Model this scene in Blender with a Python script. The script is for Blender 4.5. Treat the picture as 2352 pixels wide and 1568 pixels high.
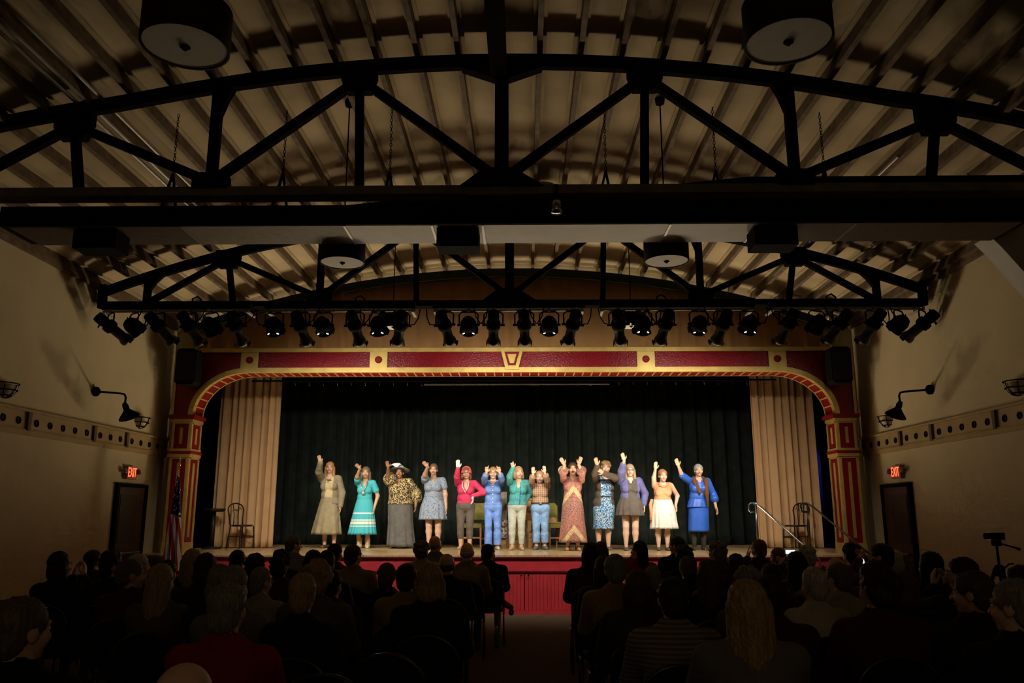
import bpy, math, random
import numpy as np
from mathutils import Vector, Matrix, Euler

for o in list(bpy.data.objects):
    bpy.data.objects.remove(o, do_unlink=True)
sc = bpy.context.scene
C = sc.collection
rnd = random.Random(7)
PI = math.pi

# ------------------------------------------------------------------ camera
cam_d = bpy.data.cameras.new('camera')
cam = bpy.data.objects.new('camera', cam_d)
C.objects.link(cam)
cam.location = (0.22, 0.0, 1.62)
cam.rotation_euler = (PI / 2 + 0.2113, 0.0, 0.015)
cam_d.sensor_width = 36.0
cam_d.lens = 1855.5 / 2352 * 36.0
cam_d.clip_end = 200
sc.camera = cam

# ------------------------------------------------------------------ world, view, lights and added fill
w = bpy.data.worlds.new('world')
sc.world = w
w.use_nodes = True
w.node_tree.nodes['Background'].inputs[0].default_value = (0, 0, 0, 1)
w.node_tree.nodes['Background'].inputs[1].default_value = 0.0
sc.view_settings.view_transform = 'Standard'
sc.view_settings.look = 'None'
sc.view_settings.gamma = 1
sc.view_settings.use_curve_mapping = False
sc.view_settings.exposure = 0.0
sc.cycles.use_denoising = True
try:
    sc.cycles.denoiser = 'OPENIMAGEDENOISE'
except Exception:
    pass
sc.cycles.max_bounces = 4
sc.cycles.diffuse_bounces = 3
sc.cycles.glossy_bounces = 2
sc.cycles.caustics_reflective = False
sc.cycles.caustics_refractive = False
sc.cycles.use_adaptive_sampling = True
sc.cycles.adaptive_threshold = 0.07
sc.cycles.adaptive_min_samples = 12
sc.cycles.use_light_tree = True
sc.cycles.sample_clamp_indirect = 6.0

ERS_W = 152.0      # profile spotlights on the bars
PAR_W = 190.0       # wash cans on the bars
LOW_W = 112.0       # low unseen fill added to light the hall from the stage
WARM = (1.0, 0.90, 0.73)


def lamp(name, kind, loc, energy, color=(1, 1, 1), target=None, size=None, blend=None, radius=0.0, parent=None):
    d = bpy.data.lights.new(name, kind)
    d.energy = energy
    d.color = color
    if kind == 'SPOT':
        d.spot_size = size
        d.spot_blend = blend
    if kind in ('SPOT', 'POINT'):
        d.shadow_soft_size = radius
    o = bpy.data.objects.new(name, d)
    C.objects.link(o)
    o.location = loc
    if target is not None:
        o.rotation_euler = (Vector(target) - Vector(loc)).to_track_quat('-Z', 'Y').to_euler()
    return o


STZ = 0.96            # stage floor height
for i, lx in enumerate((-4.2, -2.8, -1.4, 0.0, 1.4, 2.8, 4.2)):
    lamp('stage_bounce_fill', 'SPOT', (lx, 15.3, STZ + 0.42), LOW_W, (1.0, 0.80, 0.52),
         target=(lx * 0.95, 12.7, 5.8), size=2.6, blend=1.0, radius=0.2)  # unseen spots added in place of light bounced off the stage
lamp('rear_fill_light', 'POINT', (0.8, -2.2, 2.9), 13.0, (1.0, 0.78, 0.55), radius=0.25)  # added fill behind the camera for the backs of the audience
lamp('wing_work_lamp', 'SPOT', (6.9, 17.6, 3.2), 220.0, (0.05, 0.08, 1.0), target=(6.6, 18.7, 2.6), size=1.1, blend=1.0)

# ------------------------------------------------------------------ materials
MATS = {}


class NT:
    def __init__(self, name):
        self.m = bpy.data.materials.new(name)
        self.m.use_nodes = True
        self.t = self.m.node_tree
        self.b = self.t.nodes['Principled BSDF']
        self.x = None

    def n(self, kind, **kw):
        nd = self.t.nodes.new('ShaderNode' + kind)
        for k, v in kw.items():
            if k.startswith('i_'):
                nd.inputs[k[2:].replace('_', ' ')].default_value = v
            else:
                setattr(nd, k, v)
        return nd

    def l(self, a, b):
        self.t.links.new(a, b)

    def obj(self):
        if self.x is None:
            self.x = self.n('TexCoord').outputs['Object']
        return self.x

    def ramp(self, fac, stops, interp='CONSTANT'):
        r = self.n('ValToRGB')
        r.color_ramp.interpolation = interp
        e = r.color_ramp.elements
        while len(e) < len(stops):
            e.new(0.5)
        for el, (p, c) in zip(e, stops):
            el.position = p
            el.color = (*c, 1)
        self.l(fac, r.inputs[0])
        return r.outputs[0]

    def math(self, op, a, b=None):
        nd = self.n('Math', operation=op)
        for i, v in enumerate((a, b)):
            if v is None:
                continue
            if isinstance(v, (int, float)):
                nd.inputs[i].default_value = v
            else:
                self.l(v, nd.inputs[i])
        return nd.outputs[0]

    def mix(self, fac, a, b):
        nd = self.n('MixRGB')
        for i, v in ((0, fac), (1, a), (2, b)):
            if isinstance(v, (int, float)):
                nd.inputs[i].default_value = v
            elif isinstance(v, tuple):
                nd.inputs[i].default_value = (*v, 1)
            else:
                self.l(v, nd.inputs[i])
        return nd.outputs[0]

    def xyz(self):
        s = self.n('SeparateXYZ')
        self.l(self.obj(), s.inputs[0])
        return s.outputs

    def noise(self, scale, detail=3, vec=None):
        nd = self.n('TexNoise')
        nd.inputs['Scale'].default_value = scale
        nd.inputs['Detail'].default_value = detail
        self.l(vec or self.obj(), nd.inputs['Vector'])
        return nd.outputs['Fac']

    def vor(self, scale, out='Distance', vec=None):
        nd = self.n('TexVoronoi')
        nd.inputs['Scale'].default_value = scale
        self.l(vec or self.obj(), nd.inputs['Vector'])
        return nd.outputs[out]

    def bump(self, fac, strength, dist=0.01):
        nd = self.n('Bump')
        nd.inputs['Strength'].default_value = strength
        nd.inputs['Distance'].default_value = dist
        self.l(fac, nd.inputs['Height'])
        self.l(nd.outputs[0], self.b.inputs['Normal'])

    def done(self, col, rough=0.7, spec=0.3, metal=0.0):
        if isinstance(col, tuple):
            self.b.inputs['Base Color'].default_value = (*col, 1)
        else:
            self.l(col, self.b.inputs['Base Color'])
        self.b.inputs['Roughness'].default_value = rough
        self.b.inputs['Metallic'].default_value = metal
        self.b.inputs['Specular IOR Level'].default_value = spec
        return self.m


def mul(c, k):
    return tuple(min(1.0, v * k) for v in c)


def M(name, col=None, rough=0.7, spec=0.3, metal=0.0, var=0.12, scale=12.0, bump=0.0, bscale=60.0, emit=None, estr=0.0):
    if name in MATS:
        return MATS[name]
    t = NT(name)
    if var > 0:
        c = t.ramp(t.noise(scale), [(0.3, mul(col, 1 - var)), (0.7, mul(col, 1 + var))], 'LINEAR')
    else:
        c = tuple(col)
    m = t.done(c, rough, spec, metal)
    if bump > 0:
        t.bump(t.noise(bscale), bump)
    if emit:
        t.b.inputs['Emission Color'].default_value = (*emit, 1)
        t.b.inputs['Emission Strength'].default_value = estr
    MATS[name] = m
    return m


black = M('black_paint', (0.006, 0.0055, 0.0065), 0.85, 0.08, var=0.2)
steel_black = M('black_steel', (0.006, 0.005, 0.006), 0.9, 0.05, var=0.25, scale=5)
cream = M('cream_wall', (0.66, 0.57, 0.37), 0.85, 0.15, var=0.05, scale=1.6, bump=0.15, bscale=35)
deck_m = M('ceiling_deck', (0.56, 0.46, 0.30), 0.85, 0.15, var=0.22, scale=1.1)
purlin_m = M('purlin_wood', (0.19, 0.14, 0.095), 0.7, 0.2, var=0.3, scale=9)
gold = M('gold_paint', (0.55, 0.39, 0.105), 0.42, 0.4, metal=0.25, var=0.16, scale=6)
maroon = M('maroon_paint', (0.22, 0.006, 0.013), 0.42, 0.12, var=0.12, scale=4, bump=0.35, bscale=26)
red_front = M('red_paint', (0.50, 0.036, 0.050), 0.5, 0.2, var=0.1, scale=4)
red_dark = M('dark_red_paint', (0.11, 0.005, 0.012), 0.5, 0.3, var=0.1)
carpet = M('carpet', (0.085, 0.060, 0.042), 0.95, 0.05, var=0.3, scale=90, bump=0.3, bscale=200)
beige_c = M('beige_velour', (0.76, 0.49, 0.27), 0.9, 0.1, var=0.06, scale=3)
brown_c = M('brown_drape', (0.40, 0.22, 0.095), 0.9, 0.1, var=0.08, scale=3)
black_c = M('black_velour', (0.017, 0.0225, 0.019), 0.92, 0.1, var=0.3, scale=5)
frieze_m = M('frieze_tan', (0.47, 0.35, 0.17), 0.7, 0.3, var=0.08, scale=4)
dark_wood = M('dark_wood', (0.05, 0.025, 0.014), 0.5, 0.3, var=0.3, scale=7)
pale_metal = M('galvanised', (0.42, 0.41, 0.37), 0.5, 0.4, var=0.12, scale=3)
grey_metal = M('grey_metal', (0.30, 0.28, 0.26), 0.42, 0.5, metal=0.6, var=0.1)
chrome = M('chrome', (0.75, 0.75, 0.76), 0.15, 0.5, metal=1.0, var=0)
white_diff = M('lamp_diffuser', (0.80, 0.79, 0.70), 0.6, 0.3, var=0.03)
shade_m = M('lamp_shade', (0.028, 0.020, 0.018), 0.8, 0.15, var=0.15)
glass_dark = M('lens_glass', (0.03, 0.03, 0.035), 0.1, 0.6, var=0)
hot = M('lamp_leak', (0.9, 0.9, 0.85), 0.4, 0.3, var=0, emit=(1.0, 0.9, 0.75), estr=6.0)


def stage_wood():
    t = NT('stage_boards')
    x, y, z = t.xyz()
    plank = t.math('FRACT', t.math('MULTIPLY', x, 9.0))
    edge = t.math('GREATER_THAN', plank, 0.96)
    idn = t.math('FLOOR', t.math('MULTIPLY', x, 9.0))
    cmb = t.n('CombineXYZ')
    t.l(idn, cmb.inputs[0])
    t.l(t.math('MULTIPLY', y, 0.6), cmb.inputs[1])
    nz = t.noise(1.7, 4, cmb.outputs[0])
    c = t.ramp(nz, [(0.3, (0.48, 0.33, 0.16)), (0.7, (0.64, 0.46, 0.24))], 'LINEAR')
    c = t.mix(edge, c, (0.2, 0.13, 0.06))
    return t.done(c, 0.28, 0.5)


stage_m = stage_wood()

# ------------------------------------------------------------------ mesh helpers


class MB:
    def __init__(self):
        self.v = []
        self.f = []
        self.mi = []

    def add(self, vs, fs, mi=0):
        b = len(self.v)
        self.v += [tuple(p) for p in vs]
        self.f += [tuple(i + b for i in f) for f in fs]
        self.mi += [mi] * len(fs)
        return self

    def box(self, c, s, rot=None, mi=0):
        hx, hy, hz = s[0] / 2, s[1] / 2, s[2] / 2
        vs = [Vector((sx * hx, sy * hy, sz * hz)) for sx in (-1, 1) for sy in (-1, 1) for sz in (-1, 1)]
        if rot is not None:
            vs = [rot @ p for p in vs]
        vs = [p + Vector(c) for p in vs]
        return self.add(vs, [(0, 1, 3, 2), (4, 6, 7, 5), (0, 4, 5, 1), (2, 3, 7, 6), (0, 2, 6, 4), (1, 5, 7, 3)], mi)

    def b2(self, x0, x1, y0, y1, z0, z1, mi=0):
        return self.box(((x0 + x1) / 2, (y0 + y1) / 2, (z0 + z1) / 2), (x1 - x0, y1 - y0, z1 - z0), None, mi)

    def beam(self, p0, p1, wy, wt, mi=0):
        # rectangular bar in an XZ plane: wy = depth along Y, wt = thickness in plane
        p0, p1 = Vector(p0), Vector(p1)
        d = p1 - p0
        L = d.length
        x = d.normalized()
        y = Vector((0, 1, 0))
        if abs(x.dot(y)) > 0.95:
            y = Vector((1, 0, 0))
        zz = x.cross(y).normalized()
        y = zz.cross(x)
        R = Matrix((x, y, zz)).transposed()
        return self.box((p0 + p1) / 2, (L, wy, wt), R, mi)

    def cyl(self, p0, p1, r0, r1=None, n=12, mi=0, caps=True):
        r1 = r0 if r1 is None else r1
        p0, p1 = Vector(p0), Vector(p1)
        d = (p1 - p0).normalized()
        a = d.orthogonal().normalized()
        b = d.cross(a)
        vs = []
        for p, r in ((p0, r0), (p1, r1)):
            for i in range(n):
                t = 2 * PI * i / n
                vs.append(p + (a * math.cos(t) + b * math.sin(t)) * r)
        fs = [(i, (i + 1) % n, n + (i + 1) % n, n + i) for i in range(n)]
        if caps:
            fs += [tuple(range(n - 1, -1, -1)), tuple(range(n, 2 * n))]
        return self.add(vs, fs, mi)

    def lathe(self, prof, n=20, mat=None, mi=0, cap=True):
        vs, fs = [], []
        for r, z in prof:
            for i in range(n):
                t = 2 * PI * i / n
                p = Vector((r * math.cos(t), r * math.sin(t), z))
                vs.append(mat @ p if mat is not None else p)
        k = len(prof)
        for j in range(k - 1):
            for i in range(n):
                fs.append((j * n + i, j * n + (i + 1) % n, (j + 1) * n + (i + 1) % n, (j + 1) * n + i))
        if cap:
            fs.append(tuple(range(n - 1, -1, -1)))
            fs.append(tuple((k - 1) * n + i for i in range(n)))
        return self.add(vs, fs, mi)

    def tube(self, pts, r, n=6, mi=0, closed=False):
        pts = [Vector(p) for p in pts]
        k = len(pts)
        vs, fs = [], []
        up = None
        for i, p in enumerate(pts):
            if closed:
                d = pts[(i + 1) % k] - pts[i - 1]
            else:
                d = pts[min(i + 1, k - 1)] - pts[max(i - 1, 0)]
            d.normalize()
            if up is None:
                up = d.orthogonal().normalized()
            up = (up - d * up.dot(d))
            if up.length < 1e-5:
                up = d.orthogonal()
            up.normalize()
            b = d.cross(up)
            rr = r[i] if isinstance(r, (list, tuple)) else r
            for j in range(n):
                t = 2 * PI * j / n
                vs.append(p + (up * math.cos(t) + b * math.sin(t)) * rr)
        for i in range(k if closed else k - 1):
            i2 = (i + 1) % k
            for j in range(n):
                fs.append((i * n + j, i * n + (j + 1) % n, i2 * n + (j + 1) % n, i2 * n + j))
        if not closed:
            fs += [tuple(range(n - 1, -1, -1)), tuple((k - 1) * n + j for j in range(n))]
        return self.add(vs, fs, mi)

    def ell(self, c, r, nu=12, nv=8, mi=0, rot=None):
        vs, fs = [], []
        for j in range(nv + 1):
            ph = PI * j / nv
            for i in range(nu):
                t = 2 * PI * i / nu
                p = Vector((r[0] * math.sin(ph) * math.cos(t), r[1] * math.sin(ph) * math.sin(t), r[2] * math.cos(ph)))
                if rot is not None:
                    p = rot @ p
                vs.append(p + Vector(c))
        for j in range(nv):
            for i in range(nu):
                fs.append((j * nu + i, (j + 1) * nu + i, (j + 1) * nu + (i + 1) % nu, j * nu + (i + 1) % nu))
        return self.add(vs, fs, mi)

    def prism(self, poly, y0, y1, mi=0):
        # polygon in XZ extruded along Y
        n = len(poly)
        vs = [(x, y0, z) for x, z in poly] + [(x, y1, z) for x, z in poly]
        fs = [tuple(range(n)), tuple(range(2 * n - 1, n - 1, -1))]
        fs += [(i, n + i, n + (i + 1) % n, (i + 1) % n) for i in range(n)]
        return self.add(vs, fs, mi)

    def prismx(self, poly, x0, x1, mi=0):
        # polygon in YZ extruded along X
        n = len(poly)
        vs = [(x0, y, z) for y, z in poly] + [(x1, y, z) for y, z in poly]
        fs = [tuple(range(n - 1, -1, -1)), tuple(range(n, 2 * n))]
        fs += [(i, (i + 1) % n, n + (i + 1) % n, n + i) for i in range(n)]
        return self.add(vs, fs, mi)

    def mesh(self, name, mats, smooth=False):
        me = bpy.data.meshes.new(name)
        me.from_pydata(self.v, [], self.f)
        for m in (mats if isinstance(mats, (list, tuple)) else [mats]):
            me.materials.append(m)
        if any(self.mi):
            me.polygons.foreach_set('material_index', self.mi)
        if smooth:
            me.polygons.foreach_set('use_smooth', [True] * len(me.polygons))
        me.update()
        return me

    def build(self, name, mats, parent=None, smooth=False):
        return ob(name, self.mesh(name, mats, smooth), parent)


def ob(name, me, parent=None, loc=None, rot=None):
    o = bpy.data.objects.new(name, me)
    C.objects.link(o)
    if parent is not None:
        o.parent = parent
    if loc is not None:
        o.location = loc
    if rot is not None:
        o.rotation_euler = rot
    return o


def thing(name, loc=(0, 0, 0), rz=0.0):
    o = ob(name, None, None, loc, (0, 0, rz))
    o.empty_display_size = 0.1
    return o


def tag(o, label, cat, group=None, kind=None):
    if label:
        o['label'] = label
    if cat:
        o['category'] = cat
    if group:
        o['group'] = group
    if kind:
        o['kind'] = kind
    return o


def struct(o, label=None, cat=None):
    o['kind'] = 'structure'
    if label:
        o['label'] = label
    if cat:
        o['category'] = cat
    return o

# ------------------------------------------------------------------ room shell
W = 6.45
YB = -3.0
YF = 15.1
RC = 17.67            # roof radius
Z_TOP = 6.32          # top of the truss top chord on the centre line


def arc(x):
    return Z_TOP - (RC - math.sqrt(RC * RC - x * x))


struct(MB().b2(-7.6, 7.6, YB - .2, 19.8, -0.2, 0.0).build('floor', carpet), 'brown carpeted hall floor', 'floor')
struct(MB().b2(-W - .2, -W, YB, YF, 0, 5.6).build('wall_left', cream), 'cream plaster side wall behind the flag', 'wall')
struct(MB().b2(W, W + .2, YB, YF, 0, 5.6).build('wall_right', cream), 'cream plaster side wall behind the camcorder', 'wall')
struct(MB().b2(-W - .2, W + .2, YB - .2, YB, 0, 7.0).build('wall_back', cream), 'cream plaster rear wall of the hall', 'wall')
fw = MB()
fw.b2(-W - .2, -6.05, YF, YF + .15, 0, 6.9)
fw.b2(6.05, W + .2, YF, YF + .15, 0, 6.9)
fw.b2(-6.05, 6.05, YF + .25, YF + .4, 4.25, 6.9)
struct(fw.build('wall_front', cream), 'wall around the stage opening', 'wall')
# stage house
struct(MB().b2(-7.6, -7.4, YF + .16, 19.6, 0, 6.9).build('wall_stage_left', black), 'black side wall of the stage', 'wall')
struct(MB().b2(7.4, 7.6, YF + .16, 19.6, 0, 6.9).build('wall_stage_right', black), 'black side wall of the stage', 'wall')
struct(MB().b2(-7.6, 7.6, 19.6, 19.8, 0, 6.9).build('wall_stage_back', black), 'black rear wall of the stage', 'wall')
struct(MB().b2(-7.6, 7.6, YF + .4, 19.8, 6.9, 7.05).build('ceiling_stage', black), 'black ceiling over the stage', 'ceiling')

# arched deck with purlins
PH, PW = 0.15, 0.055
NSEG = 40
xs = [-W - .2 + (2 * W + .4) * i / NSEG for i in range(NSEG + 1)]
dk = MB()
poly = [(x, arc(x) + PH) for x in xs] + [(x, arc(x) + PH + .1) for x in reversed(xs)]
n = len(xs)
vs, fs = [], []
for yy in (YB, YF + .26):
    for x in xs:
        vs.append((x, yy, arc(x) + PH))
    for x in xs:
        vs.append((x, yy, arc(x) + PH + .1))
for i in range(NSEG):
    a, b = i, i + 1
    A2 = 2 * n
    fs += [(a, b, A2 + b, A2 + a), (n + a, A2 + n + a, A2 + n + b, n + b), (a, n + a, n + b, b), (A2 + a, A2 + b, A2 + n + b, A2 + n + a)]
dk.add(vs, fs)
ceiling = struct(dk.build('ceiling', deck_m), 'tan boarded barrel ceiling of the hall', 'ceiling')
pm = MB().b2(-PW / 2, PW / 2, YB, YF + .25, 0, PH + .01).mesh('purlin', purlin_m)
batten = MB().b2(-.02, .02, YB, YF + .2, 0, .022).mesh('batten', deck_m)
PX = [-0.03 + .4255 * k for k in range(-15, 16)]
for x in PX:
    if abs(x) < W - .03:
        ob('purlin', pm, ceiling, (x, 0, arc(x)), (0, math.asin(x / RC) * .6, 0))
        for s in (-1, 1):
            ob('batten', batten, ceiling, (x + s * .05, 0, arc(x + s * .05) + PH - .022))
# ledger along each wall top
for s in (-1, 1):
    MB().b2(s * W - .06 if s > 0 else -W, W if s > 0 else -W + .06, YB, YF, 5.06, 5.15).build('ledger', purlin_m, ceiling)
# cream blocking between purlins at the end beam
for a, b in zip(PX[:-1], PX[1:]):
    m = (a + b) / 2
    if abs(m) < 6.0:
        R = Matrix.Rotation(math.asin(m / RC), 3, 'Y')
        MB().box((m, YF + .14, arc(m) + PH * .45), (b - a - PW, .03, PH * .75), R).build('blocking_board', cream, ceiling)
# dark green end beam following the arch
eb = MB()
xe = [-6.1 + 12.2 * i / 32 for i in range(33)]
for a, b in zip(xe[:-1], xe[1:]):
    eb.prism([(a, arc(a) - .17), (b, arc(b) - .17), (b, arc(b) - .005), (a, arc(a) - .005)], YF - .02, YF + .12)
tag(eb.build('end_beam', M('dark_green_paint', (0.035, 0.045, 0.028), .6, .3)), 'dark green arched beam above the brown gable drape', 'beam')
cs = MB()
for a, b in zip(xe[:-1], xe[1:]):
    cs.prism([(a, arc(a) - .004), (b, arc(b) - .004), (b, arc(b) + .006), (a, arc(a) + .006)], YF + .02, YF + .034)
tag(cs.build('added_glow_strip', M('added_strip_glow', (.9, .8, .6), .5, .2, var=0, emit=(1.0, .78, .5), estr=4.0)), 'added thin glowing strip lying on the dark green end beam', 'added light strip')  # made-up strip, added to brighten the blocking boards
# ridge beam in front of the near truss
tag(MB().b2(-.12, .05, YB + .1, 7.54, 6.02, 6.30).build('ridge_beam', steel_black), 'black ridge beam running along the middle of the ceiling', 'beam')
# conduits on the ceiling
for k, x in enumerate((-4.36, -4.27, -4.12, 4.58, 5.36)):
    zc = arc(x) - .02
    c_ = MB().tube([(x, YB + .3, zc), (x, 11.6, zc)] if k < 3 else [(x, 8.8, zc), (x, 13.6, zc)], .02, 8).build('conduit', grey_metal)
    lb = ['thin metal conduit under the ceiling on the flag side, nearest the wall', 'thin metal conduit in the middle of the flag-side three', 'thin metal conduit of the flag-side three nearest the ridge',
          'metal conduit on the ceiling of the camcorder side, inner one', 'metal conduit on the ceiling of the camcorder side close to the wall'][k]
    tag(c_, lb, 'conduit', 'ceiling conduits')

# ------------------------------------------------------------------ roof trusses
ZB = 4.86             # top of the bottom chord


def truss(Y, label, near):
    t = thing('roof_truss', (0, Y, 0))
    tag(t, label, 'truss', 'bowstring roof trusses')
    seg = [-6.4 + 12.8 * i / 32 for i in range(33)]

    def tz(x):
        return arc(x) + (.12 * min(1.0, max(0.0, (abs(x) - 3.9) / 1.4)) * min(1.0, (6.45 - abs(x)) / .8) if near else -.05)
    tc = MB()
    for a, b in zip(seg[:-1], seg[1:]):
        tc.prism([(a, tz(a) - .145), (b, tz(b) - .145), (b, tz(b)), (a, tz(a))], -.1, -.02)
    tc.build('top_chord', steel_black, t)
    bc = MB()
    bc.b2(-6.4, 6.4, -.1, -.01, ZB - .09, ZB).b2(-6.4, 6.4, .01, .1, ZB - .09, ZB)
    bc.build('bottom_chord', M('chord_grey', (0.20, 0.17, 0.14), .6, .3, var=.25, scale=6) if near else steel_black, t)
    bt = [(0, ZB + .06), (2.95, ZB + .06), (5.6, ZB)]
    tp = [(1.48, arc(1.48) - .2), (4.42, arc(4.42) - .2)]

    def mem(a, b, wd=.085, nm='web_member'):
        for s in ((-1, 1) if (a[0] or b[0]) else (1,)):
            MB().beam((s * a[0], -.06, a[1]), (s * b[0], -.06, b[1]), .08, wd).build(nm, steel_black, t)
    mem(bt[0], tp[0])
    mem(tp[0], bt[1])
    mem(bt[1], tp[1])
    mem(tp[1], bt[2])
    mem((1.44, ZB), tp[0], .08, 'post')
    mem((2.95, ZB), (2.95, arc(2.95) - .1), .1, 'post')
    mem((4.3, ZB), (4.42, arc(4.42) - .2), .08, 'post')
    mem((5.65, ZB), (5.65, arc(5.65) - .1), .1, 'post')
    mem((6.34, ZB - .1), (6.36, arc(6.36)), .12, 'post')
    mem((0, ZB), (0, arc(0) - .1), .14, 'post')
    for s in (-1, 1):
        for x, z0, z1, hw in ((1.48, -.36, .0, .18), (4.42, -.36, 0, .19)):
            z = arc(x)
            MB().prism([(s * (x - hw), z + z0 + .12 + .05), (s * (x - hw * .7), z + z0), (s * (x + hw * .7), z + z0), (s * (x + hw), z + z0 + .12), (s * (x + hw), z - .08), (s * (x - hw), z - .05)], -.115, -.005).build('gusset_plate', steel_black, t)
        MB().prism([(s * 2.77, ZB - .02), (s * 3.13, ZB - .02), (s * 3.13, ZB + .12), (s * 3.06, ZB + .15), (s * 2.84, ZB + .15), (s * 2.77, ZB + .12)], -.115, -.005).build('gusset_plate', steel_black, t)
        # flared bracket at the head of the 2.95 m post
        z = arc(2.95) - .12
        MB().prism([(s * 2.9, z - .3), (s * 3.0, z - .3), (s * 3.0, z), (s * 2.78, z), (s * 2.84, z - .12)], -.1, -.02).build('bracket', steel_black, t)
        z = arc(5.65) - .12
        MB().prism([(s * 5.6, z - .22), (s * 5.7, z - .22), (s * 5.7, z), (s * 5.42, z), (s * 5.52, z - .1)], -.1, -.02).build('bracket', steel_black, t)
    MB().prism([(-.43, ZB - .02), (.43, ZB - .02), (.12, ZB + .18), (-.17, ZB + .18)], -.12, .0).build('gusset_plate', steel_black, t)
    MB().prism([(-.42, arc(.42) - .16), (.42, arc(.42) - .16), (.08, arc(0) - .29), (-.08, arc(0) - .29)], -.12, .0).build('gusset_plate', steel_black, t)
    sp = MB()
    sp.b2(-.34, .36, -.105, .105, ZB - .105, ZB - .088)
    plate = sp.build('splice_plate', M('plate_grey', (0.17, 0.15, 0.12), .6, .3), t)
    bm = MB().cyl((0, 0, 0), (0, 0, -.035), .016, n=6).mesh('bolt', steel_black)
    for i in range(8):
        for yy in (-.05, .05):
            ob('bolt', bm, plate, ((-.29 + .075 * i) if i < 4 else (.095 + .075 * (i - 4)), yy, ZB - .1))
    return t


truss(7.70, 'black steel bowstring truss crossing above the audience beside the big drum pendants', True)
truss(12.14, 'black steel bowstring truss carrying the row of stage lanterns', False)

# ------------------------------------------------------------------ ducts
duct = thing('air_duct', (0, 0, 0))
tag(duct, 'long flat duct with black front and pale underside below the near truss', 'duct')
MB().prism([(-5.2, 4.535), (5.35, 4.535), (5.35, 4.80), (-1.05, 4.80), (-1.6, 4.74), (-5.2, 4.745)], 7.82, 8.4).build('duct_body', black, duct)
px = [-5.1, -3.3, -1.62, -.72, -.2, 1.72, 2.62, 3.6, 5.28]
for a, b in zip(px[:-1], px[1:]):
    pm_ = pale_metal if -1.7 < a < 2.6 else M('duct_end_shade', (.10, .07, .05), .7, .2) if (a < -3.4 or a > 2.6) else M('duct_mid_shade', (.22, .19, .14), .6, .3)  # falloff of light towards the duct ends is put into the panel colours
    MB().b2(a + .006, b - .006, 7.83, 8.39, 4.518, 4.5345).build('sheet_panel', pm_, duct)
for x in px[1:-1]:
    MB().b2(x - .012, x + .012, 7.82, 8.4, 4.510, 4.5175).build('seam', grey_metal, duct)
tag(MB().prism([(1.55, 4.93), (2.05, 4.985), (2.55, 5.035), (6.44, 5.035), (6.44, 4.88), (1.55, 4.88)], 7.84, 8.1).build('branch_duct', black), 'black branch duct with tapered end above the long duct', 'duct')
el = MB()
el.add([(5.30, 8.75, 4.60), (5.66, 8.75, 4.84), (6.44, 8.75, 4.84), (6.44, 8.75, 3.05), (5.42, 8.75, 4.46),
        (5.30, 8.45, 4.60), (5.66, 8.45, 4.84), (6.44, 8.45, 4.84), (6.44, 8.45, 3.05), (5.42, 8.45, 4.46)],
       [(0, 1, 2, 3, 4), (9, 8, 7, 6, 5), (0, 5, 6, 1), (1, 6, 7, 2), (2, 7, 8, 3), (3, 8, 9, 4), (4, 9, 5, 0)])
tag(el.build('duct_elbow', pale_metal), 'pale sheet-metal wedge dropping from the duct to the cream wall', 'duct')
for k, (x0, x1) in enumerate(((-4.42, -3.97), (-.67, -.24), (2.57, 3.01))):
    sp_ = thing('hanging_speaker', ((x0 + x1) / 2, 7.98, 4.30))
    tag(sp_, ['black box speaker hanging under the duct on the flag side', 'black box speaker hanging under the middle of the duct', 'black box speaker hanging under the duct on the camcorder side'][k], 'speaker', 'speakers under the duct')
    hw = (x1 - x0) / 2
    MB().b2(-hw, hw, -.14, .14, 0, .2).build('cabinet', black, sp_)
    MB().b2(-hw + .02, hw - .02, .14, .15, .02, .18).build('grille', M('grille', (.02, .02, .02), .8, .1), sp_)
    for s in (-1, 1):
        MB().b2(s * hw * .6 - .015, s * hw * .6 + .015, -.1, .1, .2, .205).build('bracket', grey_metal, sp_)

# chains with A-shaped hooks that carry the duct
lk = MB().tube([(math.cos(t) * .012, 0, math.sin(t) * .022) for t in [2 * PI * i / 8 for i in range(8)]], .0035, 5, closed=True).mesh('chain_link', steel_black)
for k, (x, y, zt) in enumerate(((-3.55, 8.07, 5.92), (-2.36, 8.07, 5.95), (-1.21, 8.07, 5.98), (1.1, 8.07, 5.98), (2.27, 8.07, 5.95), (3.42, 8.07, 5.9))):
    c_ = thing('duct_hanger', (x, y, 4.71))
    zb = .52
    tag(c_, 'chain with an A-shaped hook holding the duct, ' + ['third from the ridge on the flag side', 'second from the ridge on the flag side', 'nearest the ridge on the flag side', 'nearest the ridge on the camcorder side', 'second from the ridge on the camcorder side', 'third from the ridge on the camcorder side'][k], 'chain', 'duct hangers')
    hk = MB()
    zh = .06 if x > 0 and x < 3 else .05
    hk.beam((-.11, 0, zh), (0, 0, zb - .02), .02, .025).beam((.07, 0, zh), (0, 0, zb - .02), .02, .025)
    hk.build('hook', steel_black, c_)
    top = min(zt, arc(x) + .02) - 4.71
    nl = int((top - zb) / .036)
    for i in range(nl):
        ob('chain_link', lk, c_, (0, 0, zb + .01 + i * .036), (0, 0, (i % 2) * PI / 2))

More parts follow.
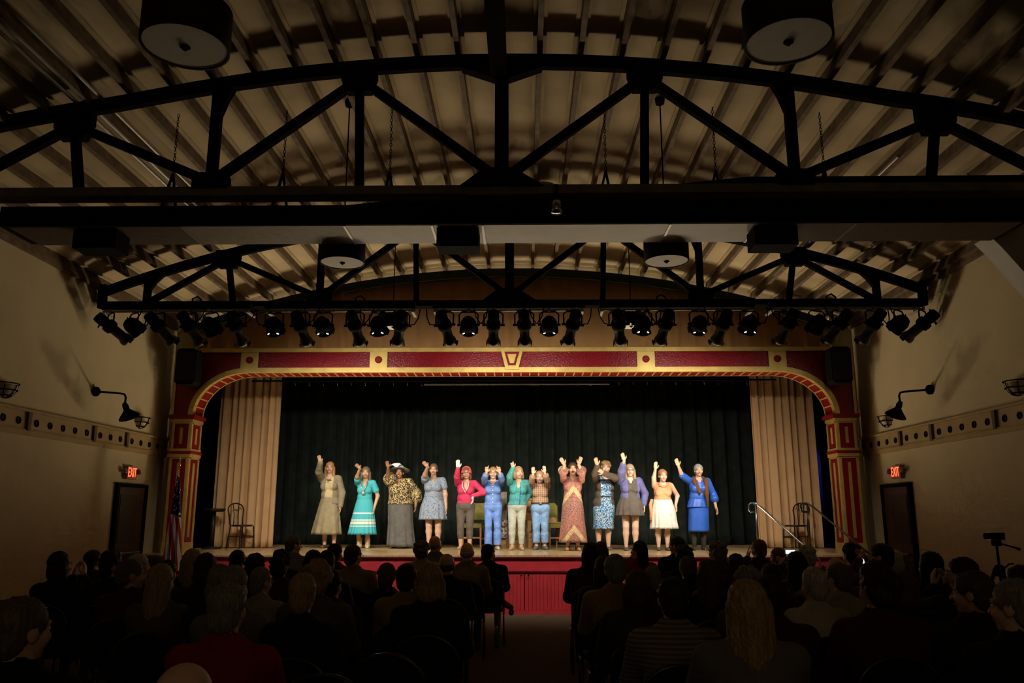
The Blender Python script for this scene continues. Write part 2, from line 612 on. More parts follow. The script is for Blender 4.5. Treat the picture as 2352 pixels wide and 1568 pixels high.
# small lantern clipped to the near truss, and a white canister behind it
sl = thing('clip_lantern', (0.55, 7.62, 4.6))
tag(sl, 'small silver lantern clipped under the middle of the near truss', 'lantern')
MB().lathe([(.05, .1), (.062, .07), (.062, 0), (.055, -.04)], 14).build('can', chrome, sl, True)
MB().tube([(-.08, 0, -.06), (-.08, 0, .13), (0, 0, .17), (.08, 0, .13), (.08, 0, -.06)], .008).build('yoke', steel_black, sl)
MB().b2(-.02, .02, -.03, .05, .17, .26).build('clamp', steel_black, sl)
pj = thing('ceiling_fixture', (0.5, 11.1, 6.265))
tag(pj, 'pale rounded ceiling fixture behind the near truss gusset', 'ceiling light')
MB().ell((0, 0, 0), (.24, .3, .05), 20, 8).build('shell', pale_metal, pj, True)
MB().lathe([(.09, .03), (.09, .053)], 16).build('mount', grey_metal, pj)

# ------------------------------------------------------------------ drum pendants
dr_shade = MB().lathe([(.246, 0), (.25, .0), (.25, .25), (.246, .25), (.24, .25), (.24, .01)], 40, cap=False).mesh('shade', shade_m, True)
dr_diff = MB().lathe([(.001, .002), (.235, .004), (.24, .012), (.001, .02)], 40).mesh('diffuser', white_diff, False)
dr_rim = MB().lathe([(.238, -.003), (.25, -.003), (.25, .004), (.238, .004), (.238, -.003)], 40, cap=False).mesh('rim', shade_m, True)
dr_knob = MB().lathe([(.001, -.022), (.012, -.02), (.014, -.008), (.03, -.004), (.03, .003), (.001, .003)], 16).mesh('finial', steel_black, True)
for k, (x, y, z) in enumerate(((-1.76, 4.24, 4.30), (1.76, 4.24, 4.30), (-1.82, 8.68, 4.393), (1.82, 8.68, 4.393), (-1.95, 13.0, 4.66), (1.99, 13.0, 4.66))):
    d_ = thing('drum_pendant', (x, y, z))
    side = 'flag' if x < 0 else 'camcorder'
    tag(d_, ('big dark drum pendant with pale diffuser over the audience, %s side', 'dark drum pendant with pale diffuser just behind the long duct, %s side', 'drum pendant half hidden behind the row of stage lanterns, %s side')[k // 2] % side, 'pendant lamp', 'drum pendants')
    ob('shade', dr_shade, d_)
    ob('diffuser', dr_diff, d_)
    ob('rim', dr_rim, d_)
    ob('finial', dr_knob, d_)
    MB().cyl((0, 0, .2), (0, 0, arc(x) - z + PH + .004), .008, n=8).build('rod', steel_black, d_)
    MB().lathe([(.05, arc(x) - z + PH - .06), (.06, arc(x) - z + PH + .004)], 14).build('canopy', steel_black, d_)
    MB().b2(-.24, .24, -.01, .01, .2, .215).build('spider', steel_black, d_)

# ------------------------------------------------------------------ stage platform
st = struct(MB().b2(-W, W, 14.12, 19.6, 0.001, STZ - .03).build('floor_stage_base', red_dark), 'body of the raised stage', 'stage')
struct(MB().b2(-W, W, 14.06, 19.6, STZ - .03, STZ).build('floor_stage', stage_m), 'honey-coloured wooden stage floor', 'floor')
sf = thing('stage_facade', (0, 14.1, 0))
tag(sf, 'dark red panelled front of the stage', 'stage front')
MB().b2(-W, W, -.05, .015, STZ - .055, STZ - .031).build('nosing', red_dark, sf)
MB().b2(-W, W, -.02, .015, .70, STZ - .06).build('fascia', red_front, sf)
MB().b2(-W, W, -.035, .015, .675, .70).build('ledge', red_dark, sf)
MB().b2(-W, W, -.03, .015, 0.0, .07).build('plinth', red_front, sf)


def bead(x0, x1, z0, z1, name, parent):
    b = MB()
    nb = max(1, int((x1 - x0) / .06))
    wd = (x1 - x0) / nb
    for i in range(nb):
        b.b2(x0 + i * wd + .003, x0 + (i + 1) * wd - .003, -.018, .012, z0, z1)
    b.b2(x0, x1, -.01, .014, z0, z1)
    return b.build(name, red_front, parent)


edges = [-6.45, -4.9, -3.3, -1.75, -1.1, .22, 1.54, 3.1, 4.7, 6.45]
kn = MB().lathe([(.008, 0), (.008, .02), (.018, .03), (.018, .04), (.008, .047)], 12, Matrix.Rotation(PI / 2, 4, 'X')).mesh('knob', M('dark_knob', (.02, .015, .015), .15, .6, var=0), True)
for a, b in zip(edges[:-1], edges[1:]):
    d_ = bead(a + .006, b - .006, .075, .668, 'panel_door', sf)
    if a == .22:
        ob('knob', kn, d_, (.285, -.018, .635))
    if b == .22:
        ob('knob', kn, d_, (.165, -.018, .635))
for x in (-3.97, -1.32, 1.32, 3.97):
    g = MB().b2(x - .06, x + .06, -.03, .0, .76, .90).build('gold_block', gold, sf)
    MB().b2(x - .062, x + .062, -.033, -.028, .815, .835).build('stripe', red_dark, g)

# ------------------------------------------------------------------ proscenium
YP, YR = 14.6, 15.06
XI, XO = 5.83, 6.17
ZS = 4.19             # flat soffit of the arch
pr = thing('proscenium_arch', (0, YP, 0))
tag(pr, 'maroon and gold proscenium arch framing the stage', 'arch')
CXc, RX, RZ = 4.86, XI - 4.86, ZS - 3.40


def inner(off=0.0):
    pts = []
    for i in range(13):
        t = PI - (PI / 2) * i / 12
        pts.append((-CXc + (RX + off) * math.cos(t), 3.40 + (RZ + off) * math.sin(t)))
    m = [(-p[0], p[1]) for p in reversed(pts)]
    return pts + [(x, ZS + off) for x in (-3.6, -2.4, -1.2, 0, 1.2, 2.4, 3.6)] + m


ip = inner(0.0)
op = inner(.075)


def strip(a, b, y0, y1):
    s = MB()
    for i in range(len(a) - 1):
        s.prism([a[i], a[i + 1], b[i + 1], b[i]], y0, y1)
    return s


# red face: from the arch line to the outer rectangle
outer = []
for x, z in op:
    if z < 4.2 and abs(x) > 4.9:
        outer.append((math.copysign(XO, x), min(4.56, 3.4 + (z - 3.4) * 1.45)))
    else:
        outer.append((x, 4.56))
mar_gloss = M('maroon_gloss', (0.21, 0.006, 0.013), 0.27, 0.20, var=.12, scale=4, bump=.55, bscale=34)
strip(op, outer, 0.0, .12).build('red_face', mar_gloss, pr)
for s in (-1, 1):
    MB().prism([(s * 4.90, 4.30), (s * XO, 4.30), (s * XO, 4.56), (s * 4.90, 4.56)], .01, .11).build('red_face', maroon, pr)
strip(ip, op, -.035, .12).build('arch_moulding', gold, pr)
MB().b2(-6.1, 6.1, -.045, .2, 4.555, 4.63).build('top_moulding', gold, pr)
for s in (-1, 1):
    x0, x1 = sorted((s * XO, s * (XO + .05)))
    MB().b2(x0, x1, -.02, .2, 3.40, 4.63).build('edge_moulding', gold, pr)
for x in (-4.84, -2.455, 2.455, 4.855):
    g = MB().b2(x - .162, x + .162, -.03, .05, 4.262, 4.556).build('gold_block', gold, pr)
    MB().lathe([(.066, 0), (.066, .012), (.05, .02)], 24, Matrix.Translation((x, -.03, 4.41)) @ Matrix.Rotation(PI / 2, 4, 'X')).build('boss', maroon, g)
ks = MB().prism([(-.113, 4.215), (.113, 4.215), (.208, 4.60), (-.208, 4.60)], -.075, .05).build('keystone', gold, pr)
MB().prism([(-.066, 4.29), (.066, 4.29), (.138, 4.545), (-.138, 4.545)], -.083, -.07).build('keystone_panel', maroon, ks)
MB().prism([(-.036, 4.33), (.036, 4.33), (.084, 4.50), (-.084, 4.50)], -.09, -.08).build('keystone_inlay', gold, ks)
# soffit and its ribs
so = MB()
ip2 = inner(.03)
for i in range(len(ip) - 1):
    so.prism([ip[i], ip[i + 1], ip2[i + 1], ip2[i]], .12, YR - YP)
so.build('soffit', maroon, pr)
for y0, y1 in ((YR - YP - .03, YR - YP + .01), (-.036, .0)):
    strip(inner(-.015), inner(.03), y0, y1).build('soffit_edge', gold, pr)
L = 0.0
pl = [(Vector((a[0], a[1])), Vector((b[0], b[1]))) for a, b in zip(ip[:-1], ip[1:])]
tot = sum((b - a).length for a, b in pl)
nr = int(tot / .163)
rib = MB().box((0, .235, 0), (.024, .44, .022)).mesh('rib', gold)
for k in range(1, nr):
    s = tot * k / nr
    for a, b in pl:
        d = (b - a).length
        if s <= d:
            p = a + (b - a) * (s / d)
            ang = math.atan2((b - a)[1], (b - a)[0])
            ob('rib', rib, pr, (p[0], 0, p[1]), (0, -ang, 0))
            break
        s -= d
# pillars
for s in (-1, 1):
    pil = thing('pillar')
    pil.parent = pr
    xa, xb = (XI, XO) if s > 0 else (-XO, -XI)
    D = YR - YP

    def bx(nm, mt, x0, x1, y0, y1, z0, z1):
        MB().b2(x0, x1, y0, y1, z0, z1).build(nm, mt, pil)
    bx('shaft', maroon, xa, xb, 0, D, STZ, 3.36)
    bx('base', gold, xa - .02, xb + .02, -.02, D, STZ + .001, 1.14)
    bx('capital', maroon, xa - .07, xb + .07, -.07, D + .02, 3.335, 3.40)
    bx('capital_band', gold, xa - .03, xb + .03, -.03, D, 3.27, 3.325)
    bx('mid_band', maroon, xa - .045, xb + .045, -.045, D, 2.70, 2.745)
    bx('mid_moulding', gold, xa - .025, xb + .025, -.025, D, 2.745, 2.79)
    bx('mid_moulding', gold, xa - .03, xb + .03, -.03, D, 2.64, 2.70)
    den = MB()
    for i in range(12):
        den.b2(xa + .01 + i * .028, xa + .024 + i * .028, -.05, -.03, 3.325, 3.338)
    den.build('dentils', gold, pil)
    for z0, z1 in ((1.14, 2.64), (2.79, 3.27)):
        for x0, x1 in ((xa, xa + .04), (xb - .04, xb)):
            bx('stile', gold, x0 - .004, x1 + .004, -.012, .03, z0, z1)
        bx('rail', gold, xa, xb, -.011, .03, z1 - .03, z1)
        m = (xa + xb) / 2
        for q in (-1, 0, 1):
            bx('flute', gold, m + q * .019 - .0075, m + q * .019 + .0075, -.014, .02, z0 + .09, z1 - .1)
        # inner return face
        xf = XI if s > 0 else -XI
        xo = xf - .012 * s
        lo, hi = sorted((xf + .02 * s, xo))
        bx('stile', gold, lo, hi, 0.0, .06, z0, z1)
        bx('stile', gold, lo, hi, D - .06, D, z0, z1)
        bx('rail', gold, lo, hi, .02, D - .02, z1 - .03, z1)
        bx('flute', gold, lo, hi, .19, .27, z0 + .09, z1 - .1)

# ------------------------------------------------------------------ drapes


def drape(name, x0, x1, z0, z1, Y, folds, amp, mat, seed=0, zj=0.0, ns=None, ztop=None, solid=.02):
    r = random.Random(seed)
    n_ = ns or int(folds * 10)
    ph = [r.uniform(0, 6.28) for _ in range(4)]
    zz = [0, .04, .25, .5, .75, 1.0]
    vs, fs = [], []
    for back in (0, 1):
        for j, tz in enumerate(zz):
            for i in range(n_ + 1):
                u = i / n_
                x = x0 + (x1 - x0) * u
                a = 2 * PI * folds * u
                a += .9 * math.sin(2 * PI * u * 2.3 + ph[0]) + .5 * math.sin(2 * PI * u * 5.1 + ph[1])
                am = amp * (1.0 - .25 * tz) * (.75 + .35 * math.sin(2 * PI * u * 3.7 + ph[2]))
                y = Y + am * (math.sin(a) + .35 * math.sin(2 * a + tz + ph[3])) + back * solid
                top = ztop(x) if ztop else z1
                z = z0 + (top - z0) * tz
                if j == 0:
                    z += zj * (math.sin(a * .5) * .5 + .5)
                vs.append((x, y, z))
    k = n_ + 1
    h = k * len(zz)
    for j in range(len(zz) - 1):
        for i in range(n_):
            a = j * k + i
            fs.append((a, a + 1, a + k + 1, a + k))
            fs.append((h + a, h + a + k, h + a + k + 1, h + a + 1))
    for j in range(len(zz) - 1):
        for i in (0, n_):
            a = j * k + i
            fs.append((a, a + k, h + a + k, h + a))
    for i in range(n_):
        fs.append((i, h + i, h + i + 1, i + 1))
    return MB().add(vs, fs).build(name, mat, None, True)


tag(drape('stage_curtain', -6.25, -4.94, STZ + .012, 5.3, 17.0, 8, .075, beige_c, 3), 'beige velour curtain panel behind the bentwood chair and round table', 'curtain', 'beige side curtains')
tag(drape('stage_curtain', 4.99, 6.28, STZ + .012, 5.3, 17.0, 8, .075, beige_c, 5), 'beige velour curtain panel behind the stair handrails', 'curtain', 'beige side curtains')
tag(drape('backdrop_curtain', -7.0, 7.0, STZ + .015, 5.6, 18.8, 46, .085, black_c, 9), 'black velour backdrop curtain behind the performers', 'curtain')
tag(drape('gable_drape', -6.08, 6.08, 4.5, 6.2, YF + .06, 34, .034, brown_c, 4, ztop=lambda x: arc(x) - .10, ns=520, solid=.015), 'flat brown drape filling the gable above the proscenium arch', 'curtain')
# batten with curtain hooks inside the arch
tr_ = thing('curtain_track', (0, 15.75, 4.17))
tag(tr_, 'pale batten and curtain hooks just behind the top of the arch', 'curtain track')
MB().cyl((-1.75, 0, -.03), (1.9, 0, -.03), .022, n=10).build('batten', M('batten_tan', (.09, .068, .045), .6, .3), tr_)
MB().cyl((-5.2, .1, .06), (5.2, .1, .06), .018, n=10).build('track_rail', steel_black, tr_)
for q in (-4.6, 0, 4.6):
    MB().cyl((q, .1, .06), (q, .1, 6.9 - 4.17), .008, n=6).build('hanger_rod', steel_black, tr_)
    if abs(q) < 1:
        MB().cyl((q, 0, -.03), (q, .1, .06), .006, n=6).build('hanger_rod', steel_black, tr_)
hk_ = MB().tube([(0, 0, .0), (0, 0, -.05), (.012, 0, -.075), (0, 0, -.09)], .005, 6).mesh('hook', chrome, True)
for i in range(36):
    ob('hook', hk_, tr_, (-4.9 + i * .28, .1, .05))

# ------------------------------------------------------------------ wall frieze, doors, signs, wall lamps
DOTS = [10.13 + .325 * i for i in range(-38, 0)]
for s, side in ((-1, 'flag'), (1, 'camcorder')):
    X = s * W

    def wb(nm, mt, d0, d1, y0, y1, z0, z1, par):
        a, b = sorted((X - s * d0, X - s * d1))
        return MB().b2(a, b, y0, y1, z0, z1).build(nm, mt, par)
    fz = thing('wall_frieze', (0, 0, 0))
    tag(fz, 'tan moulded frieze with dark round holes along the %s-side wall' % side, 'frieze')
    wb('band', frieze_m, 0, .03, -2.9, 15.08, 2.66, 3.0, fz)
    wb('top_moulding', frieze_m, 0, .06, -2.9, 15.08, 2.965, 3.0, fz)
    wb('bottom_moulding', frieze_m, 0, .05, -2.9, 15.08, 2.72, 2.735, fz)
    hm = MB().lathe([(.048, 0), (.048, .012), (.04, .013), (.038, .004)], 20, Matrix.Rotation(-s * PI / 2, 4, 'Y')).mesh('hole_rosette', M('hole_dark', (.02, .014, .01), .8, .1), True)
    BR = [5.65, 7.3, 9.0, 10.69, 12.38, 13.42]
    br = MB()
    a, b = sorted((X - s * .03, X - s * .065))
    br.prismx([(-.03, 2.72), (.03, 2.72), (.038, 2.93), (.038, 2.965), (-.038, 2.965), (-.038, 2.93)], a, b)
    brm = br.mesh('bracket', M('bracket_shaded', (.17, .12, .06), .7, .2))  # frieze tan darkened to paint in the shade on the bracket sides
    for y in BR:
        ob('bracket', brm, fz, (0, y, 0))
    seq = [9.0, 10.69, 12.38, 13.42, 15.12]
    ys = []
    for y0, y1, c in ((5.65, 7.3, 5), (7.3, 9.0, 5), (9.0, 10.69, 5), (10.69, 12.38, 5), (12.38, 13.42, 3), (13.42, 15.12, 5)):
        for i in range(c):
            ys.append(y0 + (y1 - y0) * (i + .62) / (c + .24))
    for y in ys:
        ob('hole_rosette', hm, fz, (X - s * .03, y, 2.835))
    # door
    dn = 'door_1' if s < 0 else 'door_2'
    dz = 2.07
    do = thing(dn, (0, 0, 0))
    struct(do, 'dark wooden exit door in the %s-side wall' % side, 'door')
    wb('frame', black, 0, .06, 13.26, 13.34, 0, dz, do)
    wb('frame', black, 0, .06, 14.26, 14.34, 0, dz, do)
    wb('frame', black, 0, .06, 13.26, 14.34, dz, dz + .06, do)
    lf = wb('leaf', M('door_leaf', (.085, .045, .025), .5, .3, var=.25, scale=4), 0, .035, 13.34, 14.26, .01, dz, do)
    for y0, y1, z0, z1 in ((13.42, 14.0, 1.15, 1.95), (13.42, 14.0, .2, .9)):
        wb('door_panel', dark_wood, .034, .045, y0, y1, z0, z1, lf)
    a = X - s * .09
    MB().cyl((a, 13.42, 1.0), (a, 14.15, 1.0), .022, n=10).build('push_bar', grey_metal, lf)
    for yy in (13.45, 14.12):
        MB().cyl((X - s * .03, yy, 1.0), (a, yy, 1.0), .02, n=8).build('bar_bracket', grey_metal, lf)
    # exit sign with two emergency heads
    ex = thing('exit_sign', (X, 13.66, 2.31))
    tag(ex, 'red lit exit sign with two emergency lamp heads above the %s-side door' % side, 'exit sign', 'exit signs')
    a, b = sorted((0, -s * .07))
    MB().b2(a, b, -.17, .17, -.105, .105).build('housing', M('sign_housing', (.32, .29, .22), .6, .3), ex)
    a, b = sorted((-s * .07, -s * .074))
    MB().b2(a, b, -.155, .155, -.09, .09).build('face_plate', M('sign_face', (.15, .02, .015), .5, .3, var=0, emit=(1, .05, .02), estr=.12), ex)
    fc = bpy.data.curves.new('exit_letters', 'FONT')
    fc.body = 'EXIT'
    fc.size = .2
    fc.extrude = .002
    fc.align_x = 'CENTER'
    fc.align_y = 'CENTER'
    to = bpy.data.objects.new('tmp_text', fc)
    C.objects.link(to)
    bpy.context.view_layer.update()
    me = bpy.data.meshes.new_from_object(to.evaluated_get(bpy.context.evaluated_depsgraph_get()))
    bpy.data.objects.remove(to)
    me.materials.clear()
    me.materials.append(M('exit_red', (.8, .1, .05), .5, .3, var=0, emit=(1.0, .13, .04), estr=2.2))
    to = ob('letters', me, ex, (-s * .0765, 0, 0), (PI / 2, 0, -s * PI / 2))
    to.scale = (.72, 1.12, 1)
    for q in (-1, 1):
        MB().cyl((-s * .04, q * .17, .02), (-s * .04, q * .215, .02), .012, n=8).build('arm', grey_metal, ex)
        MB().lathe([(.02, -.03), (.045, .0), (.05, .035), (.04, .04)], 14, Matrix.Translation((-s * .05, q * .235, .02)) @ Matrix.Rotation(-s * PI / 2 * .8, 4, 'Y')).build('lamp_head', M('head_red', (.25, .03, .04), .3, .5, var=0) if q > 0 else grey_metal, ex, True)
    # gooseneck wall lamp
    gl = thing('gooseneck_lamp', (X, 12.32, 3.49))
    tag(gl, 'black gooseneck wall lamp with conical shade on the %s-side wall' % side, 'wall lamp', 'gooseneck wall lamps')
    MB().lathe([(.075, 0), (.075, .05), (.06, .07)], 18, Matrix.Rotation(-s * PI / 2, 4, 'Y')).build('wall_plate', steel_black, gl, True)
    arm = [(-s * .05, 0, 0), (-s * .42, 0, -.03), (-s * .48, 0, -.045), (-s * .505, 0, -.09), (-s * .50, 0, -.2)]
    MB().tube(arm, .016, 8).build('arm', steel_black, gl, True)
    sh = Matrix.Translation((-s * .5, 0, -.2)) @ Matrix.Rotation(s * .42, 4, 'Y')
    MB().lathe([(.03, .02), (.045, -.03), (.045, -.09), (.07, -.12), (.15, -.21), (.155, -.225), (.145, -.22), (.05, -.12)], 24, sh, cap=False).build('shade', steel_black, gl, True)
    MB().ell(sh @ Vector((0, 0, -.13)), (.035, .035, .05)).build('bulb', white_diff, gl, True)
    # basket sconces
    for k, y in enumerate((13.88, 10.15)):
        so_ = thing('basket_sconce', (X, y, 3.18))
        tag(so_, 'half-bowl wire basket sconce on the %s-side wall %s' % (side, ('above the exit door', 'farthest from the stage')[k]), 'sconce', 'basket sconces')
        bow, cage = MB(), MB()
        for j in range(6):
            for i in range(9):
                pass
        prof = [(.16, .07), (.15, .02), (.12, -.04), (.07, -.085), (.01, -.1)]
        vs, fs = [], []
        for r, z in prof:
            for i in range(11):
                t = -PI / 2 + PI * i / 10
                vs.append((-s * r * math.cos(t), r * math.sin(t), z))
        for j in range(len(prof) - 1):
            for i in range(10):
                a = j * 11 + i
                fs.append((a, a + 1, a + 12, a + 11))
        MB().add(vs, fs).build('bowl', M('sconce_glass', (.62, .52, .34), .5, .4, var=.05), so_, True)
        for r, z in ((.175, .085), (.16, .0), (.1, -.07)):
            cage.tube([(-s * r * math.cos(-PI / 2 + PI * i / 10), r * math.sin(-PI / 2 + PI * i / 10), z) for i in range(11)], .008, 5)
        for i in (2, 5, 8):
            t = -PI / 2 + PI * i / 10
            cage.tube([(-s * (r + .01) * math.cos(t), (r + .01) * math.sin(t), z) for r, z in prof], .007, 5)
        cage.build('wire_cage', steel_black, so_, True)

# ------------------------------------------------------------------ loudspeakers beside the arch
for s, side in ((-1, 'flag'), (1, 'stair')):
    sp_ = thing('loudspeaker', (s * 5.85, 14.33, 3.9))
    tag(sp_, 'tall black loudspeaker on the arch corner, %s side' % side, 'speaker', 'arch loudspeakers')
    MB().prism([(-.18, .05), (-.13, 0), (.13, 0), (.18, .05), (.18, .60), (.13, .65), (-.13, .65), (-.18, .60)], -.16, .14).build('cabinet', black, sp_)
    MB().prism([(-.16, .06), (.16, .06), (.16, .59), (-.16, .59)], -.175, -.158).build('grille', M('grille', (.02, .02, .02), .8, .1), sp_)
    MB().b2(-.03, .03, .14, .27, .25, .4).build('mount', steel_black, sp_)
    MB().tube([(.05, .1, .64), (.07, .1, .70), (.12, .15, .68), (.15, .2, .60)], .008, 6).build('cable', steel_black, sp_)

# ------------------------------------------------------------------ lighting bars and lanterns
BY, BZ = 11.92, 4.69
bars = [(-6.24, -3.95), (-3.73, -1.43), (-1.17, 1.15), (1.37, 3.71), (3.94, 6.23)]
bn = ['by the flag-side wall', 'flag side of its centre', 'under the truss centre', 'stair side of its centre', 'by the camcorder-side wall']
for (a, b), nm in zip(bars, bn):
    lb = thing('lighting_bar', ((a + b) / 2, BY, BZ))
    tag(lb, 'black lantern bar hung on the far truss ' + nm, 'lighting bar', 'lighting bars')
    h = (b - a) / 2
    MB().b2(-h, h, -.045, .045, 0, .09).build('raceway', black, lb)
    MB().cyl((-h + .02, -.02, -.035), (h - .02, -.02, -.035), .016, n=8).build('pipe', grey_metal, lb)
    for x in (-h + .04, h - .04):
        MB().b2(x - .02, x + .02, -.04, .3, -.06, -.035).build('strut', pale_metal, lb)
        MB().b2(x - .015, x + .015, .12, .15, -.05, .1).build('hanger', steel_black, lb)
    for q in range(5):
        x = -h + .2 + q * (2 * h - .4) / 4
        MB().cyl((x, 0, .09), (x, 0, .11), .018, n=8).build('socket', steel_black, lb)
    x = -h + (1.4 if a < 1 else .9)
    MB().tube([(x, 0, .09), (x - .03, 0, .17), (x + .05, 0, .21), (x + .11, 0, .16), (x + .12, 0, .09)], .014, 6).build('cable_loop', black, lb)

AX = Matrix.Rotation(0, 4, 'X')
# profile spotlight, beam along -Z, pivot at the yoke
e_rear = MB().lathe([(.02, .25), (.075, .24), (.085, .2), (.085, .1), (.07, .06)], 18).mesh('rear_housing', black, True)
e_gate = MB().lathe([(.07, .07), (.105, .05), (.11, .0), (.105, -.05), (.08, -.07)], 18).mesh('gate', black, True)
e_tube = MB().lathe([(.075, -.06), (.075, -.24), (.085, -.25), (.1, -.29), (.1, -.34), (.092, -.345), (.088, -.30)], 18, cap=False).mesh('lens_tube', M('lantern_grey', (.035, .035, .035), .4, .4), True)
e_lens = MB().lathe([(.001, -.32), (.09, -.315), (.09, -.31), (.001, -.31)], 18).mesh('lens', glass_dark, True)
e_frame = [MB().box((0, .105, -.35), (.09, .012, .045)).mesh('gel_frame', black), MB().box((.105, 0, -.35), (.012, .09, .045)).mesh('gel_frame', black),
           MB().box((-.105, 0, -.35), (.012, .09, .045)).mesh('gel_frame', black)]
e_shut = [MB().box((.13, 0, .0), (.06, .03, .006)).mesh('shutter_handle', steel_black), MB().box((-.13, 0, .0), (.06, .03, .006)).mesh('shutter_handle', steel_black)]
e_knob = [MB().cyl((q * .11, 0, 0), (q * .17, 0, 0), .02, n=8).mesh('knob', steel_black) for q in (1, -1)]
# wash can
p_can = MB().lathe([(.03, .14), (.08, .12), (.118, .05), (.122, 0), (.122, -.09)], 22).mesh('can', black, True)
p_rim = MB().lathe([(.122, -.09), (.135, -.09), (.135, -.13), (.125, -.135), (.118, -.1)], 22, cap=False).mesh('front_ring', black, True)
p_lens = MB().lathe([(.001, -.1), (.118, -.097), (.118, -.09), (.001, -.088)], 22).mesh('lens', glass_dark, True)
p_clip = [MB().box((q * .125, 0, -.12), (.03, .1, .05)).mesh('gel_clip', black) for q in (1, -1)]
p_slot = [MB().box((q * .072, -.104, -.075), (.034, .006, .010), Matrix.Rotation(q * .55, 3, 'Y')).mesh('vent_slot', hot) for q in (1, -1)]
yk = MB().tube([(-.14, 0, 0), (-.145, 0, .16), (-.1, 0, .2), (.1, 0, .2), (.145, 0, .16), (.14, 0, 0)], .012, 6).mesh('yoke', steel_black, True)
cl = MB().b2(-.025, .025, -.03, .03, .2, .235).cyl((0, -.02, .2), (0, -.02, .26), .022, n=8).mesh('clamp', grey_metal)

LN = [(265, 'E', -1.6), (318, 'P', -2.6), (375, 'E', -2.6), (445, 'E', -3.2), (493, 'P', -3.0), (552, 'E', -3.7),
      (637, 'P', -3.2), (697, 'E', -2.3), (748, 'P', -2.3), (820, 'E', -1.6), (873, 'P', -1.5), (922, 'E', -3.0),
      (1022, 'E', 0.3), (1076, 'P', -.6), (1132, 'E', -.4), (1201, 'E', 0.4), (1257, 'P', .6), (1310, 'E', -.2),
      (1412, 'E', 2.6), (1466, 'P', 1.6), (1517, 'E', 1.4), (1592, 'P', 2.4), (1645, 'E', 2.2), (1704, 'P', 3.1),
      (1790, 'E', 2.9), (1855, 'P', 3.2), (1905, 'E', 2.9), (1980, 'E', 3.7), (2037, 'P', 2.8), (2090, 'E', 1.9)]
ordw = ['first', 'second', 'third', 'fourth', 'fifth', 'sixth']
for i, (pxx, kind, tx) in enumerate(LN):
    x = (pxx - 1203.0) / 1855.5 * 12.52 + .22 + .02
    zp = BZ - .26
    tgt = Vector((tx, 16.4, STZ + 1.05)) if kind == 'E' or i in (8, 13, 16, 21) else Vector((tx, 15.2, STZ)) if i in (10, 19) else Vector((tx, 15.7, STZ + .45))
    pos = Vector((x, BY - .02, zp))
    d = (tgt - pos)
    pan = math.atan2(d.x, d.y)
    tilt = math.atan2(-d.z, math.hypot(d.x, d.y))
    if kind == 'E':
        tilt += .22
    r = thing('profile_spotlight' if kind == 'E' else 'wash_lantern', pos, -pan)
    tag(r, '%s, %s from the flag-side end, bar %s' % ('black profile spotlight' if kind == 'E' else 'round black wash lantern', ordw[i % 6], ('by the flag-side wall', 'flag side of the centre', 'under the truss centre', 'stair side of the centre', 'by the camcorder-side wall')[i // 6]), 'stage light', 'stage lanterns on the far truss')
    ob('yoke', yk, r)
    ob('clamp', cl, r)
    # beam along +Y tilted down: rotate -Z axis to +Y, then tilt
    rot = (PI / 2 - tilt, 0, 0)
    for nm, me in ((('rear_housing', e_rear), ('gate', e_gate), ('lens_tube', e_tube), ('lens', e_lens), ('gel_frame', e_frame), ('shutter_handle', e_shut), ('knob', e_knob)) if kind == 'E' else
                   (('can', p_can), ('front_ring', p_rim), ('lens', p_lens), ('gel_clip', p_clip), ('knob', e_knob))):
        for m_ in (me if isinstance(me, list) else [me]):
            ob(nm, m_, r, None, rot)
    if kind == 'P' and 5 < i < 25:
        for m_ in p_slot:
            ob('vent_slot', m_, r, None, rot)
    sd = 1 if i % 2 else -1
    MB().tube([(0, -.1, .12), (sd * .1, -.14, -.02), (sd * .2, -.1, .0), (sd * .27, -.04, .12), (sd * .3, 0, .27)], .009, 6).build('cable', black, r, True)
    dn = d.normalized()
    lp = pos + dn * (.5 if kind == 'E' else .28)
    lamp('lantern_beam', 'SPOT', lp, ERS_W if kind == 'E' else PAR_W * ((.85 if i in (8, 13, 16, 21) else 1.05) if 5 < i < 24 else .25), WARM, target=tgt,
         size=math.radians(33 if kind == 'E' else 114 if i in (8, 13, 16, 21) else 98), blend=.6 if kind == 'E' else 1.0, radius=.03)

# ------------------------------------------------------------------ organic surfaces: distance fields + surface nets


def smin(a, b, k):
    h = np.clip(.5 + .5 * (b - a) / k, 0, 1)
    return b * (1 - h) + a * h - k * h * (1 - h)


def field(prims, k, P):
    d = None
    for p in prims:
        t = p[0]
        if t == 'c':
            a, b = np.array(p[1], np.float32), np.array(p[2], np.float32)
            ab = b - a
            L2 = float(ab @ ab) + 1e-9
            q = P - a
            u = np.clip((q @ ab) / L2, 0, 1)
            e = np.sqrt(((q - u[..., None] * ab) ** 2).sum(-1)) - (p[3] + (p[4] - p[3]) * u)
        elif t in ('e', '-e'):
            q = P - np.array(p[1], np.float32)
            if len(p) > 3 and p[3] is not None:
                q = q @ np.array(p[3], np.float32)
            r = np.array(p[2], np.float32)
            k0 = np.sqrt(((q / r) ** 2).sum(-1))
            k1 = np.sqrt(((q / (r * r)) ** 2).sum(-1)) + 1e-6
            e = k0 * (k0 - 1) / k1
        elif t == '-h':            # cut away everything with n.p > c
            e = P @ np.array(p[1], np.float32) - p[2]
            d = np.maximum(d, e)
            continue
        elif t == '-b':
            c, hs = np.array(p[1], np.float32), np.array(p[2], np.float32)
            e = (np.abs(P - c) - hs).max(-1)
        if t[0] == '-':
            d = np.maximum(d, -e)
        else:
            d = e if d is None else smin(d, e, k)
    return d


